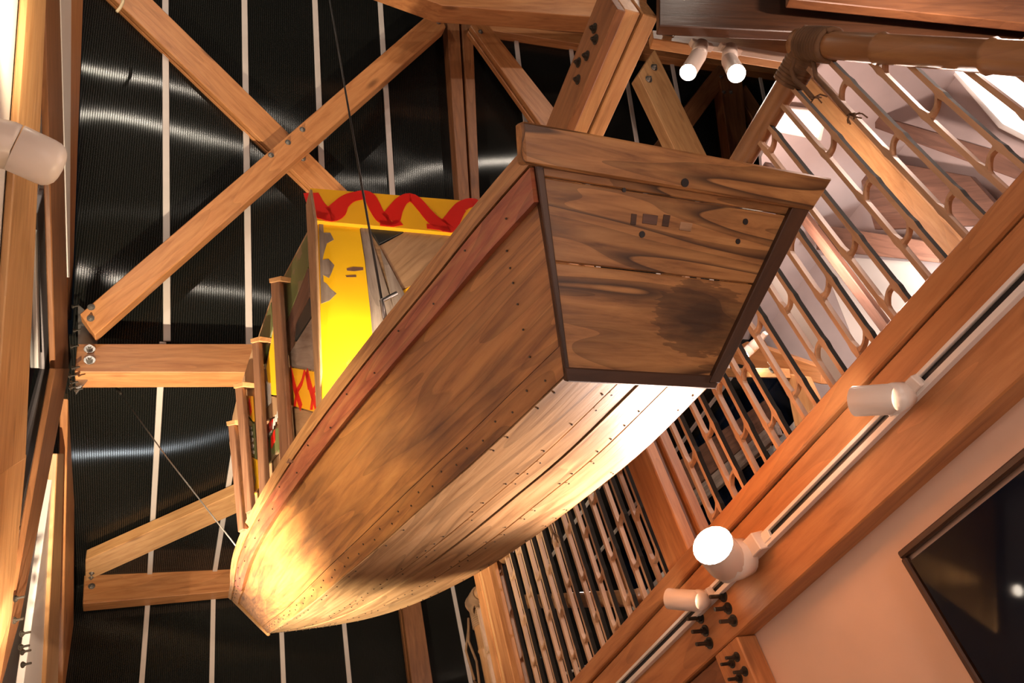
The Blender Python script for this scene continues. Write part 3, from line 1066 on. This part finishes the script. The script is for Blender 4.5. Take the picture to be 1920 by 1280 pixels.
def side_pt(s, f, side):
    """hull side: f 0 at the chine, 1 at the gunwale, slightly bulged"""
    a, b = chine(s, side), gunw(s, side)
    p = a.lerp(b, f)
    return p + Vector((side * .018 * math.sin(math.pi * f) * math.sin(math.pi * min(1, s * 1.3 + .1)), 0, 0))


NS = 44
BOATC = Vector((cxl(3.2), 3.2, 3.3))


def loft(name, fa, fb, thick, mat, parent, nv=4, s0=0.0, s1=1.0, inward=True, lift=0.0, ns=NS, out_hint=None):
    """plank between two curves; thickness to the inside"""
    bm = bmesh.new()
    uv = bm.loops.layers.uv.new('UVMap')
    P = []
    for i in range(ns + 1):
        s = s0 + (s1 - s0) * i / ns
        a, b = fa(s), fb(s)
        if nv == 1:
            P.append([a, b])
        else:
            P.append([fa(s).lerp(fb(s), j / nv) for j in range(nv + 1)])
    if callable(out_hint):
        P = [[out_hint(s0 + (s1 - s0) * i / ns, j / nv) for j in range(nv + 1)] for i in range(ns + 1)]
    # normals
    Q = []
    for i in range(ns + 1):
        row = []
        for j in range(nv + 1):
            t = P[min(i + 1, ns)][j] - P[max(i - 1, 0)][j]
            u = P[i][min(j + 1, nv)] - P[i][max(j - 1, 0)]
            n = t.cross(u)
            n = n.normalized() if n.length > 1e-9 else Vector((0, 0, 1))
            c = Vector((cxl(P[i][j].y), P[i][j].y, 9.9)) if False else Vector((cxl(P[i][j].y), P[i][j].y, hermite(GW, min(max(P[i][j].y, .96), 6.38))[1] + .25))
            if n.dot(c - P[i][j]) < 0:
                n = -n
            row.append(n)
        Q.append(row)
    A = [[bm.verts.new(P[i][j] - Q[i][j] * lift) for j in range(nv + 1)] for i in range(ns + 1)]
    B = [[bm.verts.new(P[i][j] + Q[i][j] * (thick - lift)) for j in range(nv + 1)] for i in range(ns + 1)]
    L = 0.0
    lens = [0.0]
    for i in range(ns):
        L += (P[i + 1][0] - P[i][0]).length
        lens.append(L)
    wid = [(P[i][nv] - P[i][0]).length for i in range(ns + 1)]
    W = max(wid)
    uvc = {}
    for G in (A, B):
        for i in range(ns + 1):
            for j in range(nv + 1):
                uvc[G[i][j]] = (lens[i], (j / nv - .5) * (0.5 * W + 0.5 * wid[i]))

    def face(vs):
        try:
            f = bm.faces.new(vs)
        except ValueError:
            return
        for l in f.loops:
            l[uv].uv = uvc[l.vert]
    for i in range(ns):
        for j in range(nv):
            face((A[i][j], A[i + 1][j], A[i + 1][j + 1], A[i][j + 1]))
            face((B[i][j], B[i][j + 1], B[i + 1][j + 1], B[i + 1][j]))
        face((A[i][0], B[i][0], B[i + 1][0], A[i + 1][0]))
        face((A[i][nv], A[i + 1][nv], B[i + 1][nv], B[i][nv]))
    for i in (0, ns):
        for j in range(nv):
            face((A[i][j], A[i][j + 1], B[i][j + 1], B[i][j]))
    me = finish(bm, False)
    return link(name, me, mat, parent)


boat = empty('wooden_boat', BOATC, 'old flat-bottomed wooden boat with a painted cabin, hanging bow away', 'boat')

# bottom planks with open seams
FR = [(0.0, .360), (.376, .500), (.514, .705), (.724, 1.0)]
for i, (f0, f1) in enumerate(FR):
    fa = lambda s, f=f0: chine(s, -1).lerp(chine(s, 1), f)
    fb = lambda s, f=f1: chine(s, -1).lerp(chine(s, 1), f)
    loft('bottom_plank', fa, fb, .022, BOTTOM, boat, nv=2, s1=.985, lift=.006 - .003 * (i % 2))
loft('inner_bottom', lambda s: chine(s, -1), lambda s: chine(s, 1), .012, DARKWOOD, boat, nv=2, s1=.98, lift=-.03)
# side strakes
for side in (-1, 1):
    loft('chine_strake', lambda s: side_pt(s, 0.0, side), lambda s: side_pt(s, .13, side), .024, HULL, boat, nv=1, lift=.004)
    loft('side_plank', None or (lambda s: side_pt(s, .135, side)), (lambda s: side_pt(s, 1.0, side)), .024, HULL, boat, nv=6,
         out_hint=lambda s, v: side_pt(s, .135 + .865 * v, side))
    loft('wale', (lambda s: side_pt(s, .755, side)), (lambda s: side_pt(s, .90, side)), .03, WALE, boat, nv=1, s1=.70, lift=.026, ns=36)
    loft('wale', (lambda s: side_pt(s, .74, side)), (lambda s: side_pt(s, .90, side)), .03, HULL, boat, nv=1, s0=.702, s1=.995, lift=.018, ns=16)
    loft('gunwale_cap', (lambda s: side_pt(s, .91, side)), (lambda s: side_pt(s, .995, side)), .055, GUNW, boat, nv=1, lift=.03, s1=.998)
# stem piece between the two sides
st = []
for i in range(7):
    a = chine(1.0, 0).lerp(gunw(1.0, 0), i / 6)
    st.append(a + Vector((0, .006, -.006)))
tube('stem', st, [.012, .016, .018, .02, .022, .024, .024], GUNW, boat, 10)

# transom: boards, frame strips and cap
TLc, TRc = gunw(0, -1), gunw(0, 1)
BLc, BRc = chine(0, -1), chine(0, 1)


def tp(u, v):
    return BLc.lerp(BRc, u).lerp(TLc.lerp(TRc, u), v)


tn = (TLc - BLc).cross(BRc - BLc).normalized()
if tn.dot(CAM - BLc) < 0:
    tn = -tn
cuts = [(.02, .498), (.504, .86), (.866, 1.0)]
for (v0, v1) in cuts:
    pts = [tp(.01, v0), tp(.99, v0), tp(.99, v1), tp(.01, v1)]
    prism_pts('transom_board', [p + tn * .004 for p in pts], -tn, .024, TRANSOM_BURNT if v0 < .1 else TRANSOM, boat, .003, TRc - TLc)


def strip(u0, u1, v0, v1, proud, mat, name='frame_strip'):
    pts = [tp(u0, v0), tp(u1, v0), tp(u1, v1), tp(u0, v1)]
    e = pts[1] - pts[0]
    e2 = pts[3] - pts[0]
    prism_pts(name, [p + tn * proud for p in pts], -tn, proud + .02, mat, boat, .003, e if e.length > e2.length else e2)


strip(-.012, .016, 0.0, .97, .014, DARKWOOD)
strip(.955, 1.03, 0.0, .97, .022, DARKWOOD)
strip(-.012, 1.03, -.03, .035, .016, DARKWOOD)
# cap board over the transom
capw = [tp(-.055, .90), tp(1.035, .90), tp(1.05, 1.075), tp(-.04, 1.075)]
prism_pts('transom_cap', [p + tn * .03 for p in capw], -tn, .05, TRANSOM, boat, .006, TRc - TLc)
# the square notch, plugs and holes of the old rudder fittings
for (u, v, w, h, mat) in ((.345, .735, .022, .05, DARKWOOD), (.41, .745, .06, .045, BROWNWOOD), (.475, .75, .028, .055, DARKWOOD), (.56, .735, .05, .04, PLY)):
    pts = [tp(u - w / 2, v - h / 2), tp(u + w / 2, v - h / 2), tp(u + w / 2, v + h / 2), tp(u - w / 2, v + h / 2)]
    prism_pts('patch', [p + tn * .006 for p in pts], -tn, .006, mat, boat, .001, TRc - TLc)
for (u, v, r) in ((.50, .93, .012), (.385, .672, .009), (.80, .80, .009), (.80, .70, .008), (.30, .86, .006)):
    c = tp(u, v) + tn * (.031 if v > .9 else .0045)
    tube('hole', [c, c + tn * .002], r, BLACK, boat, 12, False)
rnd = random.Random(3)
# nails along chine and seams: small, joined
bm = bmesh.new()


def nail(p, n):
    n = n.normalized()
    add_tube(bm, [p, p + n * .0025], .0033, 6)


for i in range(46):
    s = .02 + .93 * i / 46
    p = side_pt(s, .05 + .03 * (i % 2), -1)
    nail(p + Vector((-.004, 0, -.002)), Vector((-1, 0, -.5)))
    for f in (.03, .34, .40, .69, .75, .97):
        if rnd.random() < .55:
            q = chine(s, -1).lerp(chine(s, 1), f)
            nail(q + Vector((0, .0, -.006)), Vector((0, 0.2, -1)))
for i in range(26):
    s = .02 + .93 * i / 26
    p = side_pt(s, .80 + .06 * (i % 2), -1)
    nail(p + Vector((-.028, 0, -.012)), Vector((-1, -.2, -.5)))
for v in (.55, .62, .45, .7, .33, .2):
    p = side_pt(.03, v, -1)
    nail(p + Vector((-.002, 0, 0)), Vector((-1, 0, -.5)))
o = link('nail_heads', finish(bm), STEELD, boat)
o['kind'] = 'stuff'

# ---- cabin on the boat: back wall facing the stern, side wall along the left gunwale
cabin_dir = Vector((.9976, -.07, 0))
PB = Plane((.53, 2.264, 3.5), (-.07, -.9976, 0))
side_dir = Vector((-.15, 1.136, 0)).normalized()
PS = Plane((.515, 2.264, 3.5), (side_dir.y, -side_dir.x, 0))
c0 = PB.at(592, 800)
bwall = prism_pts('cabin_back', [PB.at(588, 395), PB.at(588, 395) + cabin_dir * 1.02, PB.at(602, 748) + cabin_dir * 1.0, PB.at(602, 748)],
                  PB.away(), .02, PLY, boat, .002, cabin_dir)
FB1, FB2, FB3 = PB.off(.012), PB.off(.03), PB.off(.024)


def onback(name, px, mat, pl=FB1, th=.014, bev=.002, parent=None, xdir=None):
    return prism(name, px, pl, th, mat, parent or bwall, bev, xdir)


tbd = onback('top_board', [(581, 352), (1010, 387), (985, 449), (586, 413)], YELLOW_S, FB2, .03)
onback('yellow_board', [(596, 414), (674, 424), (684, 490), (695, 590), (704, 700), (706, 740), (604, 752)], YELLOW, xdir=Vector((0, 0, 1)))
onback('bare_patch', [(598, 417), (606, 417), (607, 436), (619, 436), (626, 449), (613, 456), (607, 476), (605, 487), (616, 485), (627, 497), (622, 510), (617, 521), (606, 515), (607, 528), (613, 532), (620, 541), (631, 550), (618, 563), (602, 569)], GREYWOOD, PB.off(.0132), .003, 0)
onback('bare_patch', [(650, 503), (662, 500), (681, 501), (681, 506), (664, 508), (651, 507)], BROWNWOOD, PB.off(.0132), .003, 0)
onback('bare_patch', [(648, 516), (668, 515), (668, 519), (650, 519)], BROWNWOOD, PB.off(.0132), .003, 0)
onback('grey_board', [(675, 424), (690, 425), (740, 585), (760, 650), (712, 720), (704, 690), (695, 590), (685, 490)], GREYWOOD, FB1, xdir=Vector((0, 0, 1)))
onback('black_board', [(691, 425), (762, 432), (711, 457)], BLACKP, FB1)
onback('plywood_board', [(763, 432), (900, 444), (820, 520), (754, 541), (713, 460)], PLY, FB1)
onback('brown_board', [(713, 464), (760, 552), (742, 590)], GREYWOOD, FB3)
onback('yellow_scrap', [(754, 545), (800, 516), (812, 540), (758, 560)], YELLOW_S, FB1)


def stroke(name, px, w, plane, mat, parent, th=.002):
    """brush stroke of paint on a board: polyline of pixels, width in metres"""
    if len(px) > 4:                          # smooth the brush path
        q, wq = [], []
        for i in range(len(px) - 1):
            p0, p1, p2, p3 = (px[max(i - 1, 0)], px[i], px[i + 1], px[min(i + 2, len(px) - 1)])
            for k in range(4):
                t = k / 4
                q.append(tuple(.5 * (2 * p1[c] + (p2[c] - p0[c]) * t + (2 * p0[c] - 5 * p1[c] + 4 * p2[c] - p3[c]) * t * t + (3 * p1[c] - p0[c] - 3 * p2[c] + p3[c]) * t ** 3) for c in (0, 1)))
                wq.append(w[i] * (1 - t) + w[i + 1] * t if isinstance(w, list) else w)
        px = q + [px[-1]]
        w = wq + [w[-1] if isinstance(w, list) else w]
    P = [plane.at(*p) for p in px]
    n = -plane.away()
    bm = bmesh.new()
    L = []
    for i, p in enumerate(P):
        d = (P[min(i + 1, len(P) - 1)] - P[max(i - 1, 0)]).normalized()
        q = d.cross(n)
        ww = w[i] if isinstance(w, list) else w
        L.append((bm.verts.new(p + q * ww / 2), bm.verts.new(p - q * ww / 2), bm.verts.new(p + q * ww / 2 + n * th), bm.verts.new(p - q * ww / 2 + n * th)))
    for a, b in zip(L, L[1:]):
        bm.faces.new((a[2], a[3], b[3], b[2]))
        bm.faces.new((a[0], b[0], b[1], a[1]))
        bm.faces.new((a[0], a[2], b[2], b[0]))
        bm.faces.new((a[1], b[1], b[3], a[3]))
    for e in (L[0], L[-1]):
        bm.faces.new((e[0], e[1], e[3], e[2]))
    return link(name, finish(bm), mat, parent)


FBR = FB2.off(.0005)
red_wave = [(583, 362), (592, 382), (604, 396), (618, 402), (630, 396), (640, 383), (654, 372), (672, 367), (688, 366), (698, 378), (708, 398), (722, 412),
            (733, 408), (742, 392), (754, 376), (770, 370), (782, 378), (796, 394), (815, 414), (838, 424), (848, 412), (858, 396), (870, 384), (890, 380), (905, 395), (925, 420)]
stroke('red_wave', red_wave, [v * 1.15 for v in (.06, .07, .08, .09, .08, .06, .055, .055, .06, .055, .055, .07, .08, .06, .05, .055, .055, .055, .065, .085, .07, .06, .055, .06, .06, .06)], FBR, RED, bwall)
stroke('red_wave', [(588, 398), (600, 404), (628, 408)], .05, FBR, RED, bwall)
stroke('red_wave', [(712, 418), (735, 420), (752, 417)], .04, FBR, RED, bwall)
stroke('red_wave', [(800, 424), (845, 430)], .035, FBR, RED, bwall)

corner_post = prism('corner_post', [(573, 384), (581, 354), (590, 412), (601, 758), (592, 764)], PS.off(.012), .012, PLY, boat, .003, Vector((0, 0, 1)))
swall = prism('cabin_side', [(578, 430), (530, 522), (516, 535), (506, 565), (484, 632), (474, 650), (462, 690), (448, 730), (436, 780), (430, 830), (450, 1000), (610, 790)],
              PS.off(-.02), .02, PLY, boat, .002, Vector((0, 0, 1)))
FS1, FS2 = PS.off(-.006), PS.off(.035)


def onside(name, px, mat, pl=FS1, th=.012, bev=.002):
    return prism(name, px, pl, th, mat, swall, bev)


onside('green_board', [(577, 437), (530, 524), (533, 612), (577, 500)], GREEN)
onside('brown_board', [(577, 502), (580, 555), (556, 604), (542, 668), (537, 662), (534, 612)], BROWNWOOD)
onside('black_board', [(580, 558), (584, 592), (552, 640), (556, 606)], BLACKP)
onside('grey_board', [(584, 596), (592, 694), (543, 687), (541, 664)], GREYWOOD)
kk = onside('sign_board', [(540, 688), (593, 697), (596, 774), (546, 760)], YELLOW_S)
onside('wood_board', [(547, 763), (596, 776), (606, 790), (556, 852)], PLY)
onside('green_board', [(508, 566), (485, 632), (490, 690), (512, 610)], GREEN)
onside('yellow_board', [(513, 612), (518, 740), (505, 740), (499, 690)], YELLOW)
onside('wood_board', [(490, 692), (499, 690), (506, 742), (520, 745), (522, 775), (496, 790)], PLY)
onside('green_board', [(496, 812), (524, 800), (528, 838), (500, 872)], GREEN)
onside('yellow_board', [(460, 742), (471, 742), (474, 790), (463, 775)], YELLOW_S)
onside('green_board', [(462, 778), (474, 794), (478, 860), (466, 850)], GREEN)
onside('yellow_board', [(467, 852), (480, 862), (484, 915), (470, 930)], YELLOW)
onside('yellow_board', [(444, 825), (449, 825), (452, 860), (446, 860)], YELLOW_S)
FSR = FS1.off(.0005)
# the K shapes painted on the sign board and the remains of white lettering
for dx, dy in ((0, 0), (31, 6)):
    stroke('letter', [(544 + dx, 690 + dy), (550 + dx, 715 + dy), (556 + dx, 738 + dy), (553 + dx, 762 + dy)], .032, FSR, RED, swall)
    stroke('letter', [(572 + dx, 695 + dy) if dx == 0 else (592, 727), (566 + dx, 718 + dy) if dx == 0 else (586, 736), (556 + dx, 735 + dy)], .03, FSR, RED, swall)
    stroke('letter', [(555 + dx, 733 + dy), (560 + dx, 748 + dy), (565 + dx, 764 + dy)], .03, FSR, RED, swall)
stroke('letter', [(575, 696), (577, 708), (580, 725)], .03, FSR, RED, swall)
for x in range(5):
    q = 498 + x * 2.2
    stroke('letter', [(q, 716 + x), (q + 1, 745 + x), (q + .5, 765 - 2 * x)], .016, FSR, WHITEP, swall)
for i in range(6):
    x, y_ = 502 + i * 3.4, 826 - i * 7.2
    stroke('letter', [(x, y_), (x + 2, y_ - 20)], .014, FSR, WHITEP, swall)
    stroke('letter', [(x + 1, y_ - 9), (x + 4, y_ - 14)], .014, FSR, WHITEP, swall)
stroke('red_band', [(500, 806), (512, 795)], .05, FSR, RED, swall)
stroke('red_band', [(509, 830), (516, 815)], .06, FSR, RED, swall)
stroke('red_band', [(467, 750), (471, 775)], .03, FSR, RED, swall)
for i in range(4):
    stroke('letter', [(468 + i, 800 + 12 * i), (472 + i, 804 + 12 * i), (470 + i, 810 + 12 * i), (474 + i, 812 + 12 * i)], .014, FSR, WHITEP, swall)
stroke('letter', [(473, 880), (478, 900), (476, 920)], .02, FSR, WHITEP, swall)
for q in ([(507, 524), (523, 520), (543, 866), (525, 874)], [(472, 637), (484, 633), (498, 924), (486, 931)], [(440, 722), (453, 718), (471, 957), (460, 963)], [(427, 792), (438, 789), (456, 992), (446, 998)]):
    prism('batten', q, FS2, .022, BATTEN, boat, .004, Vector((0, 0, 1)))
    a, b = q[0], q[1]
    prism('batten_cap', [(a[0] - 3, a[1] - 2), (b[0] + 3, b[1] - 3), (b[0] + 2, b[1] + 6), (a[0] - 2, a[1] + 6)], FS2.off(.008), .06, PINE_PALE, boat, .002)

# ---- hanging cables
eye = gunw((1.70 - .96) / 5.42, -1) + Vector((-.02, 0, .04))
o = empty('wire_cable', eye, 'thin dark steel cable rising from the gunwale past the yellow cabin', 'cable')
tube('wire', [eye, eye + Vector((.0, .0, 3.2))], .0042, WIRE, o, 6)
tube('eye_bolt', [eye + Vector((0, 0, -.05)), eye + Vector((0, 0, .03)), eye + Vector((.05, -.01, .06))], .008, STEEL, o, 6)
o = empty('wire_cable', Vector((-.33, 4.5, 5.5)), 'thin bright wire slanting from the left beam down to the bow', 'cable')
wa = PY(4.62).at(215, 722)
wb_ = gunw((3.9 - .96) / 5.42, -1) + Vector((0, 0, .05))
tube('wire', [wa, wa.lerp(wb_, .5) + Vector((0, 0, -.02)), wb_], .004, STEEL, o, 5)
tube('turnbuckle', [wa.lerp(wb_, .02), wa.lerp(wb_, .07)], .010, STEELD, o, 8)
o = tube('hanging_cord', [SLOPE.off(.4).at(232, -8), SLOPE.off(.4).at(230, 6), SLOPE.off(.4).at(225, 15), SLOPE.off(.4).at(219, 22)], .011, CREAM)
tag(o, 'short cream cord hanging from the roof brace at the upper left', 'cord')


# ------------------------------------------------------------------ lamps
def track_lamp(name, base, elbow, tip, r, label, lit=None, power=0, target=None, cone=70, blend=.7, group=None, color=WARM, mat_lens=None, slot_dir=(0, 1, 0), lens_mat=None):
    """white elbow spotlight: adapter on the track, neck, head; lens in the open end"""
    base, elbow, tip = Vector(base), Vector(elbow), Vector(tip)
    o = empty(name, base, label, 'lamp', group)
    d = Vector(slot_dir).normalized()
    beam('adapter', base - d * r * 1.6, base + d * r * 1.6, r * .9, r * .8, LAMPW, o, up=(elbow - base), bevel=.003)
    tube('neck', [base, base.lerp(elbow, .6), elbow + (elbow - base).normalized() * r * .25], [r * .9, r, r], LAMPW, o, 20)
    ax = (tip - elbow).normalized()
    bm = bmesh.new()
    add_tube(bm, [elbow - ax * r * .35, elbow, tip], [r * .75, r, r], 24, caps=False)
    rim = tip
    add_tube(bm, [rim, rim - ax * r * .35], [r, r * .86], 24, caps=False)
    link('head', finish(bm, True), LAMPW, o)
    tube('lens', [tip - ax * r * .40, tip - ax * r * .30], r * .86, lens_mat or (BULB if lit else LAMPW), o, 20)
    if lit:
        l = spot('lamp_light', tip + ax * .02, target if target is not None else tip + ax, power, cone, color, r * .6, blend)
        mwl = l.matrix_world.copy()
        l.parent = o
        l.matrix_local = WM[o.name].inverted() @ mwl
    return o


# left wall spotlight in view
LB = Plane((-.42, 1.9, 4.2), ray(55, 290))
e1 = LB.at(8, 268)
t1 = LB.at(104, 312)
o = empty('wall_spotlight', LB.at(-80, 250), 'large white spotlight tube close by at the left edge', 'lamp')
r_ = (LB.at(44, 332) - LB.at(72, 246)).length / 2
ax0, ax1 = LB.at(-60, 236), LB.at(118, 318)
axd = (ax1 - ax0).normalized()
sm = LB.at(26, 276)
tube('head', [sm, sm + axd * .002] + [ax1 - axd * r_ * (1 - q) for q in (.3, .55, .75, .9, .97, 1.0)], [r_ * .985, r_, r_, r_ * .97, r_ * .86, r_ * .66, r_ * .42, r_ * .1], LAMPW, o, 32)
tube('elbow', [sm - axd * .004, sm - axd * .008, LB.at(-30, 262), LB.at(-70, 262)], [r_ * .98, r_, r_, r_], LAMPW, o, 32)
tube('track_adapter', [LB.at(-60, 262), LB.at(-60, 262) + Vector((-.2, 0, 0))], r_ * .4, LAMPW, o, 16)
# it shines up the wall from its near end
wt = LW.at(10, 40)
spot('wall_wash_light', wt + Vector((.26, -.16, -.22)), wt + Vector((0, .05, .1)), 22, 110, (1, .80, .50), .05)
wt2 = LW.at(92, 1040)
mp_ = PX(XM + .064).at(1907, 1107)
md = (mp_ - CAM).normalized()
ml = mp_ + Vector((-md.x, md.y, md.z)) * ((mp_.x + .53) / md.x)
track_lamp('wall_spotlight', ml + Vector((-.12, 0, 0)), ml + Vector((-.07, 0, 0)), ml, .035, 'white spotlight on the left wall mirrored in the night window', True, 600, wt2, 24, 1.0,
           color=(1, .80, .55))

# spots along the left wall, out of view, that light the boat
bow_t = side_pt(.54, .5, -1)
track_lamp('wall_spotlight', (-.58, 3.3, 2.22), (-.52, 3.3, 2.27), (-.45, 3.35, 2.36), .045, 'white spotlight on the left wall aimed at the bow', True, 1150, Vector((.24, 3.95, 3.9)), 94, 1.0,
           color=(1, .82, .58))
# small uplight standing inside the boat in front of the cabin wall
ul = Vector((.70, 2.06, 3.45))
o = empty('boat_uplight', ul + Vector((0, 0, -.10)), 'small uplight hidden inside the boat that floods the yellow cabin board', 'lamp')
tube('lamp_body', [ul + Vector((0, 0, -.10)), ul + Vector((0, .01, -.02))], .03, LAMPW, o, 16)
tube('lens', [ul + Vector((0, .01, -.02)), ul + Vector((0, .012, -.012))], .026, BULB, o, 16)
l_ = spot('uplight_light', ul, PB.at(668, 640), 60, 170, (1, .80, .52), .03, 1.0)
# lamp on the left wall near the stern end, out of view
track_lamp('wall_spotlight', (-.58, 1.3, 2.75), (-.52, 1.3, 2.81), (-.42, 1.37, 2.9), .045, 'white spotlight on the left wall aimed at the boat side', True, 110, side_pt(.35, .6, -1), 70, 1.0,
           color=(1, .78, .50))

# gallery edge track lamps
track_lamp('track_spotlight', (XM - .03, 1.27, 2.77), PX(XM - .11).at(1672, 748), PX(XM - .14).at(1603, 752), .045,
           'white spotlight on the gallery track, upper right one pointing left', True, 60, chine(.12, 1).lerp(chine(.12, -1), .3), 60, color=PINK)
track_lamp('track_spotlight', (XM - .03, 2.50, 2.77), PX(XM - .10).at(1305, 1126), PX(XM - .15).at(1254, 1122), .040,
           'white spotlight on the gallery track just below the glaring lamp', True, 240, chine(.72, 1).lerp(chine(.72, -1), .3), 50, color=WARM)
hb0 = PX(XM - .12).at(1362, 1052)
tp0 = hb0 + (CAM + Vector((.3, .9, 1.6)) - hb0).normalized() * .12
track_lamp('track_spotlight', (XM - .03, hb0.y, 2.77), hb0, tp0, .074, 'glaring lit spotlight on the gallery track facing the camera', True, 160,
           Vector((1.15, 1.9, 3.05)), 125, color=PINK, lens_mat=BULBBIG)

# two spotlights on the white track at the top
TP = Plane((2, 1.36, 0), (.15, .99, 0))
o = prism('lamp_track', [(1307, 73), (1490, 102), (1490, 110), (1300, 80)], TP.off(-.02), .03, WHITEM)
tag(o, 'short white lamp track with two spotlights at the top', 'lamp track')
track_lamp('ceiling_spotlight', TP.at(1315, 85), TP.at(1309, 105), TP.at(1290, 136), .040, 'left one of the two small spotlights at the top', True, 5,
           SLOPE.off(.6).at(1250, 190), 90, color=WHITE, slot_dir=(1, 0, 0))
e2 = TP.at(1368, 114)
track_lamp('ceiling_spotlight', TP.at(1369, 92), e2, e2 + (TP.off(.14).at(1381, 138) - e2), .040, 'right one of the two small spotlights at the top', True, 8,
           None, 120, color=WHITE, slot_dir=(1, 0, 0))
# gallery lamp far behind the bamboo
q = PX(3.85).at(1396, 664)
o = track_lamp('gallery_spotlight', q + Vector((.1, -.12, .05)), q + Vector((.05, -.03, .03)), q, .04, 'small lit lamp behind the bamboo beside the transom', True, 14,
               q + Vector((.1, -.3, -.6)), 150, color=(1, .82, .6))
spot('panel_light', PX(4.2).at(1720, 520), PX(4.9).at(1640, 560), 60, 110, (1, .92, .85), .05)

# high spotlights above the frame: the fluted slope mirrors them as streaks
for px_, py_, yy, lab in ((205, 131, .3, 'spotlight high under the roof, topmost and farthest left'), (232, 232, .5, 'spotlight high under the roof, second from the left wall'),
                          (190, 506, 1.2, 'spotlight high on the left wall, lowest of the roof lamps'), (945, 300, .6, 'spotlight high under the roof above the gallery')):
    P = SLOPE.at(px_, py_)
    d = (P - CAM).normalized()
    rr = d - SLOPE_N * 2 * d.dot(SLOPE_N)
    q = P + rr * ((yy - P.y) / rr.y)
    track_lamp('high_spotlight', q + Vector((0, -.06, .16)), q + Vector((0, -.05, .07)), q, .045, lab, True, 60,
               Vector((1.0, 3.2, 7.0)), 120, color=WHITE, group='high roof spotlights')

# lamp low by the back wall, below the frame: mirrored in the flat roof sheets
P = EAVE.at(205, 850)
d = (P - CAM).normalized()
rr = Vector((d.x, d.y, -d.z))
q = P + rr * ((7.38 - P.y) / rr.y)
track_lamp('low_spotlight', (-.80, q.y, q.z), (-.70, q.y, q.z + .01), q, .04, 'white spotlight low beside the back wall, below the frame', True, 14,
           Vector((.4, 5.4, 5.6)), 110, color=(.85, .92, 1.0))
